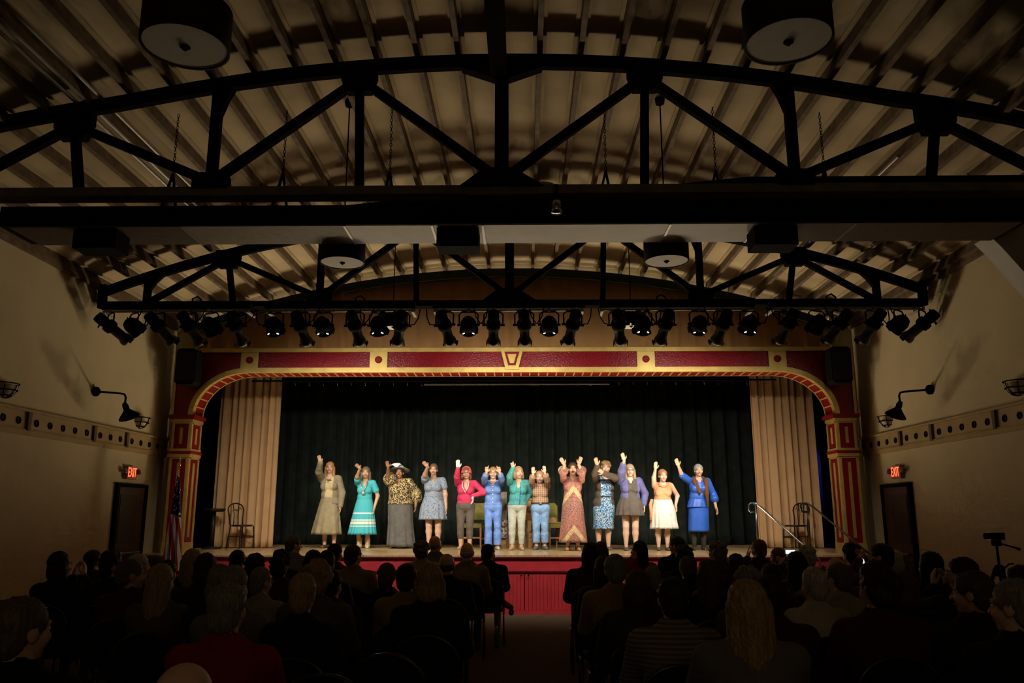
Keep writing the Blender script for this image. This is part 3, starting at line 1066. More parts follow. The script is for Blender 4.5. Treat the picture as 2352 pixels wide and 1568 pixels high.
def nets(prims, h, k=.02):
    lo, hi = np.full(3, 9e9), np.full(3, -9e9)
    for p in prims:
        if p[0] == 'c':
            for q, r in ((p[1], p[3]), (p[2], p[4])):
                lo = np.minimum(lo, np.array(q) - r)
                hi = np.maximum(hi, np.array(q) + r)
        elif p[0] == 'e':
            r = max(p[2]) if len(p) > 3 and p[3] is not None else np.array(p[2])
            lo = np.minimum(lo, np.array(p[1]) - r)
            hi = np.maximum(hi, np.array(p[1]) + r)
    lo -= 2.5 * h + k * .3
    hi += 2.5 * h + k * .3
    nn = np.ceil((hi - lo) / h).astype(int) + 1
    g = np.stack(np.meshgrid(*[lo[i] + h * np.arange(nn[i]) for i in range(3)], indexing='ij'), -1).astype(np.float32)
    d = field(prims, k, g)
    s = d < 0
    cs = nn - 1
    N = int(cs.prod())
    acc = np.zeros((N, 3))
    cnt = np.zeros(N)
    st_ = np.array([cs[1] * cs[2], cs[2], 1])
    quads = []
    for ax in range(3):
        sl0 = [slice(None)] * 3
        sl1 = [slice(None)] * 3
        sl0[ax], sl1[ax] = slice(0, -1), slice(1, None)
        m = s[tuple(sl0)] != s[tuple(sl1)]
        idx = np.argwhere(m)
        a, b = d[tuple(sl0)][m], d[tuple(sl1)][m]
        pos = idx.astype(float)
        pos[:, ax] += a / (a - b)
        o1, o2 = (ax + 1) % 3, (ax + 2) % 3
        ids = []
        ok = (idx[:, o1] > 0) & (idx[:, o2] > 0) & (idx[:, o1] < cs[o1]) & (idx[:, o2] < cs[o2])
        idx, pos, a = idx[ok], pos[ok], a[ok]
        for d1, d2 in ((0, 0), (1, 0), (1, 1), (0, 1)):
            c = idx.copy()
            c[:, o1] -= d1
            c[:, o2] -= d2
            f_ = c @ st_
            ids.append(f_)
            for q in range(3):
                acc[:, q] += np.bincount(f_, pos[:, q], N)
            cnt += np.bincount(f_, minlength=N)
        qd = np.stack(ids, 1)
        fl = a > 0
        qd[fl] = qd[fl][:, ::-1]
        quads.append(qd)
    used = np.nonzero(cnt)[0]
    mp = np.zeros(N, int)
    mp[used] = np.arange(len(used))
    v = acc[used] / cnt[used][:, None] * h + lo
    return v, mp[np.concatenate(quads)]


class Geo:
    """vertex/face arrays with material numbers that can be joined"""

    def __init__(self, v=None, f=None, mi=0):
        self.parts = []
        if v is not None:
            self.parts.append((np.asarray(v, float), [tuple(q) for q in (f.tolist() if hasattr(f, 'tolist') else f)], mi))

    def add(self, g, mat=None):
        for v, f, mi in g.parts:
            if mat is not None:
                A = np.array(mat)
                v = v @ A[:3, :3].T + A[:3, 3]
            self.parts.append((v, f, mi))
        return self

    def mesh(self, name, mats):
        V, F, MI, b = [], [], [], 0
        for v, f, mi in self.parts:
            V += v.tolist()
            F += [tuple(i + b for i in q) for q in f]
            MI += [mi] * len(f)
            b += len(v)
        me = bpy.data.meshes.new(name)
        me.from_pydata(V, [], F)
        for m in mats:
            me.materials.append(m)
        me.polygons.foreach_set('material_index', MI)
        me.polygons.foreach_set('use_smooth', [True] * len(F))
        me.update()
        return me


def G(prims, h, k=.02, mi=0):
    v, f = nets(prims, h, k)
    return Geo(v, f, mi)


def GM(mb, mi=0):
    return Geo(np.array([tuple(p) for p in mb.v]), mb.f, mi)


# head looking along -Y, centre at the origin, about 0.23 m tall
def head_geo(h, smile=1, mouth_open=0.0):
    pr_ = [('e', (0, .018, .028), (.074, .092, .086)), ('e', (0, -.022, -.03), (.062, .068, .088)), ('e', (0, -.052, -.088), (.032, .03, .026)),
           ('c', (0, -.088, .008), (0, -.108, -.030), .008, .014), ('e', (.038, -.058, -.03), (.026, .026, .026)), ('e', (-.038, -.058, -.03), (.026, .026, .026)),
           ('c', (-.036, -.076, .024), (.036, -.076, .024), .013, .013),
           ('e', (.076, .012, -.008), (.011, .022, .032)), ('e', (-.076, .012, -.008), (.011, .022, .032)),
           ('c', (0, .025, -.07), (0, .032, -.17), .052, .056)]
    g = G(pr_ + [('-e', (.031, -.094, .004), (.017, .013, .010)), ('-e', (-.031, -.094, .004), (.017, .013, .010))], h, .016)
    e = MB()
    for s in (-1, 1):
        g.add(GM(MB().ell((s * .031, -.079, .004), (.0135, .009, .0085), 10, 6), 1))
        g.add(GM(MB().ell((s * .031, -.087, .003), (.006, .003, .0065), 8, 6), 2))
        g.add(GM(MB().tube([(s * .018, -.092, .022), (s * .034, -.092, .028), (s * .048, -.082, .023)], .004, 5), 5))
    zz = -.062
    g.add(GM(MB().ell((0, -.088, zz), (.026, .012, .010 + mouth_open), 12, 8), 3))
    if smile:
        g.add(GM(MB().ell((0, -.0945, zz + .001), (.019, .007, .0045 + mouth_open * .6), 10, 6), 4 if not mouth_open else 2))
        for s in (-1, 1):
            g.add(GM(MB().tube([(s * .02, -.093, zz + .002), (s * .032, -.083, zz + .013)], .004, 5), 3))
    return g


HEAD = head_geo(.0055)
HEAD_OPEN = head_geo(.0055, 1, .012)
HEAD_LOW = head_geo(.009, 0)

# hand: wrist at origin, fingers along +Z, palm facing -Y, thumb towards +X


def hand_geo(h, spread=.10, curl=.25, point=False):
    pr_ = [('c', (0, 0, -.02), (0, 0, .03), .022, .027), ('e', (0, 0, .05), (.038, .017, .045))]
    for i, (x, L) in enumerate(((.027, .068), (.009, .078), (-.009, .072), (-.026, .058))):
        a = x * spread * 60
        b0 = Vector((x, 0, .082))
        dr = Vector((math.sin(a * .12), -curl * .35, 1)).normalized()
        cu = curl
        if point and i > 0:
            cu = 1.6
            L *= .8
        b1 = b0 + dr * L * .5
        dr2 = Vector((dr.x, -math.sin(cu), math.cos(cu))).normalized()
        b2 = b1 + dr2 * L * .5
        pr_ += [('c', tuple(b0), tuple(b1), .0095, .009), ('c', tuple(b1), tuple(b2), .009, .0072)]
    pr_ += [('c', (.026, -.004, .025), (.050, -.016, .055), .013, .0105), ('c', (.050, -.016, .055), (.060, -.022, .085), .0105, .0085)]
    return G(pr_, h, .006)


HAND_OPEN = hand_geo(.0042, .16, .15)
HAND_POINT = hand_geo(.0042, .1, .2, True)
HAND_RELAX = hand_geo(.0042, .06, .55)
HAND_LOW = hand_geo(.006, .06, .45)
SHOE = G([('c', (0, .05, .035), (0, -.10, .028), .036, .034), ('c', (0, -.1, .028), (0, -.165, .022), .034, .024), ('e', (0, .045, .05), (.034, .042, .045)), ('-h', (0, 0, -1), 0.0)], .009, .02)
BOOT = G([('c', (0, .05, .04), (0, -.10, .03), .042, .04), ('c', (0, -.1, .03), (0, -.165, .024), .04, .028), ('c', (0, .045, .04), (0, .04, .19), .048, .056), ('-h', (0, 0, -1), 0.0), ('-h', (0, 0, 1), .215)], .011, .025)


def frame(origin, zdir, ydir, flip=1, scale=1.0):
    z = Vector(zdir).normalized()
    y = Vector(ydir)
    y = (y - z * y.dot(z)).normalized()
    x = y.cross(z)
    m = Matrix.Identity(4)
    for i in range(3):
        m[i][0], m[i][1], m[i][2], m[i][3] = x[i] * flip * scale, y[i] * scale, z[i] * scale, origin[i]
    return m


def fixed(g, flip):
    # mirrored geometry needs its faces turned round
    if flip > 0:
        return g
    r = Geo()
    r.parts = [(v, [q[::-1] for q in f], mi) for v, f, mi in g.parts]
    return r


def ik(s, w_, a, b, pole):
    s, w_ = Vector(s), Vector(w_)
    d = w_ - s
    L = min(d.length, (a + b) * .995)
    dn = d.normalized()
    w2 = s + dn * L
    c = (a * a - b * b + L * L) / (2 * L)
    hh = math.sqrt(max(0, a * a - c * c))
    p = Vector(pole)
    p = (p - dn * p.dot(dn)).normalized()
    return s + dn * c + p * hh, w2


# ------------------------------------------------------------------ hair, head-local
def hair_prims(kind, seed=0):
    r = random.Random(seed)
    face = [('-e', (0, -.105, -.028), (.064, .07, .092))]
    cap = [('e', (0, .022, .036), (.086, .103, .092))]
    if kind == 'short':
        return cap + [('e', (0, .06, -.03), (.072, .06, .07))] + [('-e', (0, -.118, -.03), (.078, .082, .106)), ('-e', (0, -.02, -.12), (.2, .075, .08))]
    if kind == 'bald':
        return [('e', (0, .05, -.02), (.081, .068, .05)), ('-e', (0, .0, .075), (.2, .12, .085)), ('-e', (0, -.12, -.03), (.2, .11, .2))]
    if kind == 'tight':
        return cap + [('e', (0, .10, .0), (.04, .035, .04))] + [('-e', (0, -.112, -.03), (.080, .078, .112)), ('-e', (0, -.02, -.13), (.2, .075, .08))]
    if kind == 'bob':
        return cap + [('c', (-.072, .01, .0), (-.078, .0, -.10), .032, .03), ('c', (.072, .01, .0), (.078, .0, -.10), .032, .03), ('e', (0, .06, -.05), (.088, .055, .085))] + face
    if kind == 'long':
        return cap + [('c', (-.074, .01, .0), (-.088, -.015, -.21), .032, .03), ('c', (.074, .01, .0), (.09, -.01, -.22), .032, .03), ('c', (0, .065, .0), (0, .075, -.22), .08, .07)] + face
    if kind == 'veil':         # long hair hanging straight, seen from behind
        return cap + [('c', (-.05, .04, .0), (-.06, .06, -.27), .055, .05), ('c', (.05, .04, .0), (.06, .06, -.27), .055, .05), ('c', (0, .06, 0), (0, .08, -.28), .075, .06)] + face
    if kind == 'curly':
        ps = list(cap) + [('e', (0, .055, -.03), (.085, .065, .075))]
        for _ in range(46):
            t, ph = r.uniform(0, 2 * PI), r.uniform(-.5, 1.35)
            p = (.092 * math.cos(t) * math.cos(ph), .022 + .105 * math.sin(t) * math.cos(ph), .034 + .093 * math.sin(ph))
            if p[1] < -.03 and p[2] < .06:
                continue
            q = r.uniform(.018, .027)
            ps.append(('e', p, (q, q, q)))
        return ps + [('-e', (0, -.112, -.03), (.064, .07, .092))]
    return cap


HAIR = {}


def hair_mesh(kind, h=.0075, seed=0):
    key = (kind, h, seed)
    if key not in HAIR:
        v, f = nets(hair_prims(kind, seed), h, .012)
        th = np.arctan2(v[:, 0], v[:, 1] - .01) + .25 * np.sin(v[:, 2] * 38 + seed)
        rad = v - np.array([0, .015, np.float64(0)]) * 1.0
        rad[:, 2] = np.clip(rad[:, 2], 0, .1)
        rad /= np.linalg.norm(rad, axis=1)[:, None] + 1e-6
        amp_ = .0035 * (np.sin(26 * th) + .7 * np.sin(47 * th + 3 * v[:, 2] * 20)) + (np.random.RandomState(seed + 5).rand(len(v)) - .5) * .003
        v = v + rad * amp_[:, None]
        HAIR[key] = Geo(v, f).mesh('hair', [None])
    return HAIR[key]


def setmat(o, *mats):
    for i, m in enumerate(mats):
        o.material_slots[i].link = 'OBJECT'
        o.material_slots[i].material = m
    return o


def hairmat(name, col):
    if 'hair_' + name in MATS:
        return MATS['hair_' + name]
    t = NT('hair_' + name)
    mp = t.n('Mapping')
    mp.inputs['Scale'].default_value = (90, 90, 9)
    t.l(t.obj(), mp.inputs[0])
    nz = t.noise(1.0, 3, mp.outputs[0])
    c = t.ramp(nz, [(.3, mul(col, .55)), (.7, mul(col, 1.25))], 'LINEAR')
    t.bump(nz, .5, .004)
    MATS['hair_' + name] = t.done(c, .5, .35)
    return MATS['hair_' + name]


eye_w = M('eye_white', (.8, .78, .74), .3, .5, var=0)
eye_d = M('eye_dark', (.03, .02, .015), .2, .5, var=0)
lip_m = M('lips', (.42, .07, .07), .4, .4, var=0)
teeth = M('teeth', (.85, .82, .75), .3, .5, var=0)
brow_m = M('eyebrow', (.12, .07, .04), .8, .2, var=0)


def skinmat(name, col):
    return M('skin_' + name, col, .55, .35, var=.06, scale=14)


FACE = lambda sk: [sk, eye_w, eye_d, lip_m, teeth, brow_m]
glasses_me = None


def glasses_mesh():
    global glasses_me
    if glasses_me is None:
        b = MB()
        for s in (-1, 1):
            b.tube([(s * .032 + .022 * math.cos(t), -.103, .002 + .017 * math.sin(t)) for t in [2 * PI * i / 12 for i in range(12)]], .0025, 5, closed=True)
            b.tube([(s * .054, -.103, .008), (s * .076, -.07, .006), (s * .082, .01, .0)], .0022, 5)
        b.tube([(-.010, -.104, .004), (0, -.108, .007), (.010, -.104, .004)], .0022, 5)
        glasses_me = b.mesh('glasses', [None], True)
    return glasses_me

# ------------------------------------------------------------------ cloth patterns


def floral(name, base, cols, scale, thr=.5, rough=.75):
    t = NT(name)
    d = t.vor(scale)
    sp = t.n('SeparateColor')
    t.l(t.vor(scale, 'Color'), sp.inputs[0])
    n_ = len(cols)
    c = t.ramp(sp.outputs[0], [(i / n_, cc) for i, cc in enumerate(cols)])
    f = t.math('LESS_THAN', d, thr)
    return t.done(t.mix(f, base, c), rough, .2)


def plaid(name, a, b, c, sc_):
    t = NT(name)
    x, y, z = t.xyz()
    fx = t.math('LESS_THAN', t.math('FRACT', t.math('MULTIPLY', x, sc_)), .42)
    fz = t.math('LESS_THAN', t.math('FRACT', t.math('MULTIPLY', z, sc_)), .42)
    m1 = t.mix(fx, a, b)
    m2 = t.mix(fz, m1, c)
    return t.done(t.mix(.55, m1, m2), .8, .2)


def stripes(name, a, b, freq, duty=.5):
    t = NT(name)
    x, y, z = t.xyz()
    f = t.math('LESS_THAN', t.math('FRACT', t.math('MULTIPLY', z, freq)), duty)
    return t.done(t.mix(f, a, b), .85, .15)


def banded(name, base, bands):
    t = NT(name)
    x, y, z = t.xyz()
    c = base
    for z0, z1, cc in bands:
        f = t.math('MULTIPLY', t.math('GREATER_THAN', z, z0), t.math('LESS_THAN', z, z1))
        c = t.mix(f, c, cc)
    return t.done(c, .75, .2)


def maxi(name):
    t = NT(name)
    x, y, z = t.xyz()
    band = t.math('FRACT', t.math('ADD', t.math('MULTIPLY', t.math('ABSOLUTE', t.math('SUBTRACT', x, .02)), 1.7), t.math('MULTIPLY', z, 1.35)))
    dots = t.ramp(t.vor(85), [(0, (.07, .015, .03)), (.42, (.44, .22, .18))])
    flo = t.ramp(t.vor(46), [(0, (.58, .38, .24)), (.28, (.24, .05, .06)), (.5, (.46, .22, .17))])
    edge = t.ramp(t.vor(90), [(0, (.12, .03, .04)), (.35, (.70, .52, .28))])
    a = t.mix(t.math('GREATER_THAN', band, .58), dots, flo)
    e = t.math('MULTIPLY', t.math('GREATER_THAN', band, .48), t.math('LESS_THAN', band, .64))
    return t.done(t.mix(e, a, edge), .8, .2)


def denim(name, col):
    t = NT(name)
    nz = t.noise(7, 4)
    c = t.ramp(nz, [(.3, mul(col, .72)), (.7, mul(col, 1.35))], 'LINEAR')
    t.bump(t.noise(12, 4), .8, .03)
    return t.done(c, .85, .2)


def cloth(name, col, rough=.8):
    if 'cloth_' + name in MATS:
        return MATS['cloth_' + name]
    t = NT('cloth_' + name)
    c = t.ramp(t.noise(9, 3), [(.3, mul(col, .85)), (.7, mul(col, 1.12))], 'LINEAR')
    t.bump(t.noise(11, 4), .7, .03)
    MATS['cloth_' + name] = t.done(c, rough, .2)
    return MATS['cloth_' + name]


# ------------------------------------------------------------------ standing figure
def skeleton(H, hx, wf):
    J = {'H': H, 'wf': wf}
    J['pel'] = (hx * .25, 0, .525 * H)
    J['bel'] = (hx * .5, -.005, .615 * H)
    J['che'] = (hx * .75, 0, .725 * H)
    J['nek'] = (hx * .92, .01, .83 * H)
    J['head'] = (hx, -.012, H - .116)
    for s in (-1, 1):
        J['sh', s] = (hx * .8 + s * .100 * H * (wf ** .35), 0.005, .800 * H)
        J['hip', s] = (hx * .2 + s * .052 * H * (wf ** .6), 0, .505 * H)
        J['kne', s] = (s * .056 * H, -.02, .275 * H)
        J['ank', s] = (s * .056 * H, .02, .05 * H)
    return J


def torso(J, inf):
    H, wf = J['H'], J['wf']
    px_, bx_, cx_ = J['pel'], J['bel'], J['che']
    r = [('e', px_, (.103 * H * wf + inf, .076 * H * wf + inf, .08 * H + inf)),
         ('e', bx_, (.088 * H * wf + inf, .070 * H * wf + inf, .10 * H + inf)),
         ('e', cx_, (.093 * H * wf ** .8 + inf, .068 * H * wf + inf, .10 * H + inf)),
         ('c', (J['sh', -1][0] * .85 + cx_[0] * .15, .01, .797 * H), (J['sh', 1][0] * .85 + cx_[0] * .15, .01, .797 * H), .036 * H + inf, .036 * H + inf)]
    for s in (-1, 1):
        r.append(('e', (cx_[0] + s * .043 * H * wf ** .5, -.05 * H * wf, .712 * H), (.042 * H * wf ** .7 + inf, .036 * H * wf + inf, .042 * H + inf)))
    return r


def arm(J, s, inf, frac=2.0, flare=0.0):
    H, wf = J['H'], J['wf']
    sh, el, wr = Vector(J['sh', s]), Vector(J['elb', s]), Vector(J['wri', s])
    wa = wf ** .8
    r0, r1, r2 = .031 * H * wa + inf, .0255 * H * wa ** .8 + inf, .0165 * H + inf
    out = []
    if frac >= 1:
        out.append(('c', tuple(sh), tuple(el), r0, r1))
        if frac > 1:
            e = el + (wr - el) * (frac - 1)
            out.append(('c', tuple(el), tuple(e), r1, r1 + (r2 - r1) * (frac - 1) + flare))
    else:
        e = sh + (el - sh) * frac
        out.append(('c', tuple(sh), tuple(e), r0, r0 + (r1 - r0) * frac + flare))
    return out


def leg(J, s, inf, z_end=.05):
    H, wf = J['H'], J['wf']
    wl = wf ** .75
    hp, kn_, an = Vector(J['hip', s]), Vector(J['kne', s]), Vector(J['ank', s])
    mid = kn_ + (an - kn_) * .35 + Vector((0, .012, 0))
    r = [('c', tuple(hp), tuple(kn_), .053 * H * wl + inf, .034 * H * wl ** .8 + inf),
         ('c', tuple(kn_), tuple(mid), .033 * H * wl ** .8 + inf, .034 * H * wl ** .7 + inf),
         ('c', tuple(mid), tuple(an), .034 * H * wl ** .7 + inf, .021 * H + inf)]
    return r


def skirt(J, z0, z1, r0, r1, pleats, amp, mat, name, parent, hipr=None, cx1=0.0, ycut=0.0, hem=None):
    """gathered skirt from waist z0 to hem z1"""
    n_ = 96
    rows = 14
    vs, fs = [], []
    cx0 = J['bel'][0]
    rr = random.Random(int(z1 * 1000) + pleats)
    ph = rr.uniform(0, 6)
    for back in (0, 1):
        for j in range(rows + 1):
            t = j / rows
            z = z0 + (z1 - z0) * t
            e = t ** .8
            rx = r0[0] + (r1[0] - r0[0]) * e
            ry = r0[1] + (r1[1] - r0[1]) * e
            if hipr:
                b = math.exp(-((t - hipr[0]) / .25) ** 2)
                rx += hipr[1] * b
                ry += hipr[1] * b * .7
            for i in range(n_):
                a = 2 * PI * i / n_
                f = 1 + amp * (t ** 1.2) * (math.sin(pleats * a + ph + .6 * math.sin(3 * a)) + .4 * math.sin(1.7 * pleats * a))
                k = f - back * .035
                zz = z - (hem(a) if hem else 0) * (t ** 3)
                vs.append((cx0 + (cx1 - cx0) * t + rx * k * math.cos(a), ry * k * math.sin(a), zz + back * .004))
    h_ = n_ * (rows + 1)
    for j in range(rows):
        for i in range(n_):
            a, b = j * n_ + i, j * n_ + (i + 1) % n_
            fs.append((a, a + n_, b + n_, b))
            fs.append((h_ + a, h_ + b, h_ + b + n_, h_ + a + n_))
    for i in range(n_):
        a, b = rows * n_ + i, rows * n_ + (i + 1) % n_
        fs.append((a, h_ + a, h_ + b, b))
    fs.append(tuple(range(n_)))
    return MB().add(vs, fs).build(name, mat, parent, True)


PERF_GROUP = 'performers in a row on the stage'


def performer(label, loc, H, hx, wf, skin, arms, hair, head=HEAD, shoes=None, glasses=None, yaw=0.0, poles=None, neck_low=False):
    J = skeleton(H, hx, wf)
    ua, fa = .172 * H, .158 * H
    g = Geo()
    hands = []
    for s, a in zip((-1, 1), arms):
        sh = J['sh', s]
        if a is None:
            a = ((s * .16 * H, .06, .50 * H), (0, 0, -1), 'relax')
        w_, fd, ht = a
        pole = (s * .5, .25, -.6) if w_[2] > .75 * H else (s * .6, .8, .05)
        if poles and poles[(s + 1) // 2]:
            pole = poles[(s + 1) // 2]
        el, w2 = ik(sh, w_, ua, fa, pole)
        J['elb', s], J['wri', s] = tuple(el), tuple(w2)
        hands.append((s, w2, fd, ht))
    body = torso(J, 0.0) + [('c', J['che'], J['nek'], .05 * H, .034 * H), ('c', J['nek'], (J['head'][0], J['head'][1] + .02, J['head'][2] - .03), .033 * H, .033 * H)]
    for s in (-1, 1):
        body += arm(J, s, 0.0) + leg(J, s, 0.0)
        ax = J['ank', s]
        body.append(('c', (ax[0], ax[1] + .02, .035), (ax[0] + s * .015, ax[1] - .14, .025), .026, .022))
    g.add(G(body, .0135, .022))
    hm = Matrix.Translation(J['head']) @ Matrix.Rotation(yaw, 4, 'Z')
    g.add(head, hm)
    for s, w2, fd, ht in hands:
        flip = -1 if s > 0 else 1        # thumb towards the head side
        src = {'open': HAND_OPEN, 'point': HAND_POINT, 'relax': HAND_RELAX}[ht]
        up = Vector(fd)
        pal = Vector((0, 1, .25)) if up.z > 0 else Vector((-s * -1, .3, 0))
        fr_ = frame(w2, fd, pal, flip, H / 1.66)
        g.add(fixed(src, flip), fr_)
    p = ob('person', g.mesh('person', FACE(skin)), None, loc)
    tag(p, label, 'person', PERF_GROUP)
    if hair:
        kind, nm, col = hair
        o = ob('hair', hair_mesh(kind, .0065, len(label)), p, J['head'], (0, 0, yaw))
        setmat(o, hairmat(nm, col))
    if glasses:
        o = ob('glasses', glasses_mesh(), p, J['head'], (0, 0, yaw))
        setmat(o, glasses)
    if shoes:
        geo, mt = shoes
        for s in (-1, 1):
            a = J['ank', s]
            q = Geo().add(geo).mesh('shoe', [mt])
            ob('shoe' if geo is SHOE else 'boot', q, p, (a[0], a[1], 0.0), (0, 0, s * .18))
    return p, J


def garment(p, name, geos, mat):
    g = Geo()
    for q in geos:
        g.add(q)
    return ob(name, g.mesh(name, [mat]), p)


def top(p, J, mat, inf=.014, hem=.5, sleeves=(2, 2), neck=(.06, .10), flare=0.0, name='top', opening=None, k=.022, vneck=0.0, extra=()):
    H = J['H']
    pr_ = torso(J, inf) + list(extra)
    cuts = [('-h', (0, 0, -1), -hem * H)]
    n = J['nek']
    if neck:
        cuts.append(('-e', (n[0], n[1] - .03, n[2] + .02), (neck[0], .09, neck[1])))
    if vneck:
        cuts.append(('-e', (n[0], -.11 * J['wf'], n[2] - .03), (.035, .08, vneck)))
    if opening:
        cuts.append(('-b', (J['che'][0] + opening[1], -.3, .5 * H), (opening[0], .26, .6 * H)))
    gs = [G(pr_ + cuts, .0125, k)]
    for s, f in zip((-1, 1), sleeves):
        if f:
            gs.append(G(arm(J, s, inf, f, flare), .0115, k))
    return garment(p, name, gs, mat)


def trousers(p, J, mat, inf=.012, zlow=.07, ztop=.60, flare=0.0, name='trousers'):
    H = J['H']
    pr_ = [torso(J, inf)[0], torso(J, inf)[1]]
    for s in (-1, 1):
        l_ = leg(J, s, inf)
        if flare:
            q = l_[2]
            l_[2] = ('c', q[1], q[2], q[3] + flare * .3, q[4] + flare)
        pr_ += l_
    return garment(p, name, [G(pr_ + [('-h', (0, 0, -1), -zlow * H), ('-h', (0, 0, 1), ztop * H)], .0125, .016)], mat)


fair = skinmat('fair', (.66, .40, .28))
pale = skinmat('pale', (.72, .47, .35))
tan_s = skinmat('tan', (.58, .34, .21))
brown_s = skinmat('brown', (.34, .17, .09))
blackg = M('glasses_black', (.02, .02, .02), .3, .5, var=0)
silverg = M('glasses_silver', (.5, .5, .5), .3, .5, metal=.8, var=0)
Z = STZ + .001

# 1: tweed jacket and long skirt
p, J = performer('woman in beige tweed jacket and long beige skirt, strawberry blonde hair, waving', (-3.764, 16.9, Z), 1.73, -.05, 1.0, fair,
                 (((-.14, -.46, 1.69), (-.12, -.45, .88), 'open'), ((.21, -.05, .84), (.09, -.19, -.98), 'relax')), ('long', 'strawberry', (.46, .23, .09)), shoes=(SHOE, cloth('brown_shoe', (.09, .05, .03))), yaw=.15)
top(p, J, cloth('cream_blouse', (.60, .50, .27)), .012, .55, (0, 0), name='blouse')
garment(p, 'bow', [GM(MB().ell((-.045, -.145, 1.37), (.035, .012, .014)).ell((-.015, -.145, 1.37), (.035, .012, .014)).tube([(-.03, -.15, 1.37), (-.05, -.15, 1.31)], .006))], cloth('bow_olive', (.30, .24, .1)))
top(p, J, cloth('tweed', (.30, .25, .17)), .028, .505, (2, 2), neck=(.075, .13), opening=(.075, .02), name='jacket')
skirt(J, 1.06, .27, (.155, .12), (.30, .25), 9, .055, cloth('beige_skirt', (.34, .28, .17)), 'skirt', p, cx1=-.06)
# 2: turquoise
p, J = performer('woman in turquoise blouse and gathered skirt with white bands, pale fringed boots', (-3.044, 16.755, Z), 1.62, .01, .98, tan_s,
                 (((-.03, -.43, 1.57), (-.42, -.75, .5), 'open'), ((.22, -.05, .81), (-.05, -.17, -.98), 'relax')), ('long', 'grey_brown', (.17, .12, .08)), shoes=(BOOT, M('boot_cream', (.58, .49, .32), .9, .1, var=.3, scale=40, bump=1.0, bscale=60)), yaw=.1)
turq = cloth('turquoise', (.07, .46, .52))
top(p, J, turq, .014, .56, (.55, .55), flare=.012, name='blouse', vneck=.09)
skirt(J, .99, .27, (.148, .12), (.285, .24), 20, .04, banded('turquoise_bands', (.07, .46, .54), [(.68, .705, (.75, .80, .76)), (.545, .57, (.75, .80, .76)), (.475, .53, (.78, .76, .62)), (.43, .447, (.75, .80, .76))]), 'skirt', p, cx1=-.02)
garment(p, 'necklace', [GM(MB().tube([(-.06, -.10, 1.33), (-.05, -.15, 1.22), (.0, -.165, 1.12), (.05, -.15, 1.22), (.065, -.10, 1.33)], .011, 6).ell((0, -.17, 1.09), (.035, .012, .035)))], M('silver_beads', (.45, .42, .36), .4, .5, metal=.5, var=.4, scale=80))
# 3: hat and floral poncho
p, J = performer('woman in wide white hat, black and yellow floral poncho top and long grey skirt', (-2.297, 16.76, Z), 1.62, -.04, 1.3, brown_s,
                 (((-.21, -.46, 1.60), (-.11, -.55, .8), 'open'), ((.31, -.05, .86), (-.02, -.12, -.99), 'relax')), ('tight', 'black', (.02, .015, .012)), shoes=(SHOE, cloth('black_shoe', (.015, .012, .012))), yaw=-.05, poles=((-1, -.1, -.1), None))
flor = floral('black_yellow_floral', (.045, .03, .03), [(.62, .52, .16), (.55, .45, .25), (.38, .27, .12), (.08, .05, .04)], 46, .55)
top(p, J, flor, .045, .535, (.5, 1.3), flare=.04, name='poncho_top', k=.06, vneck=.07)
skirt(J, 1.0, .03, (.20, .16), (.285, .23), 11, .045, cloth('slate_skirt', (.115, .11, .10)), 'skirt', p, hipr=(.15, .03), cx1=.03)
hx_, hy_, hz_ = J['head']
hb = MB().lathe([(.001, .13), (.06, .125), (.085, .09), (.09, .05), (.19, .035), (.20, .028), (.19, .03), (.085, .035)], 40, Matrix.Rotation(-.32, 4, 'X'), cap=False)
o = hb.build('hat', cloth('white_hat', (.62, .62, .66)), p, True)
o.location = (hx_, hy_ + .03, hz_ + .02)
garment(p, 'hat_band', [GM(MB().lathe([(.092, .05), (.094, .05), (.094, .075), (.09, .075)], 30, Matrix.Translation((hx_, hy_ + .03, hz_ + .02)) @ Matrix.Rotation(-.32, 4, 'X'), cap=False))], cloth('grey_band', (.35, .35, .4)))
fb = MB()
for i in range(7):
    a = -2.6 + i * .28
    fb.tube([(hx_ - .05, hy_ - .06, hz_ + .10), (hx_ - .05 + .09 * math.cos(a), hy_ - .08, hz_ + .14 - .05 * math.sin(a)), (hx_ - .05 + .16 * math.cos(a), hy_ - .06, hz_ + .13 - .03 * math.sin(a))], [.012, .02, .004], 6)
fb.build('feathers', cloth('white_feather', (.75, .75, .78)), p, True)
# 4: pale blue print dress
p, J = performer('woman in knee-length pale blue print dress, bare legs, hair pulled back', (-1.621, 16.765, Z), 1.68, -.02, 1.22, fair,
                 (((-.09, -.47, 1.60), (-.52, -.6, .6), 'open'), ((.26, -.05, .77), (.05, -.14, -.99), 'relax')), ('tight', 'dark_blonde', (.20, .12, .06)), shoes=(SHOE, cloth('beige_shoe', (.4, .3, .2))))
t_ = NT('blue_paisley')
c_ = t_.ramp(t_.noise(40, 2), [(0, (.12, .19, .36)), (.40, (.22, .31, .47)), (.47, (.40, .43, .46)), (.53, (.38, .35, .27)), (.57, (.24, .33, .48)), (.63, (.13, .20, .37))])
pais = t_.done(c_, .8, .2)
top(p, J, pais, .014, .58, (.45, .45), flare=.012, name='bodice', vneck=.05)
skirt(J, 1.04, .565, (.185, .15), (.285, .235), 13, .045, pais, 'skirt', p, hipr=(.5, .02), cx1=-.01)
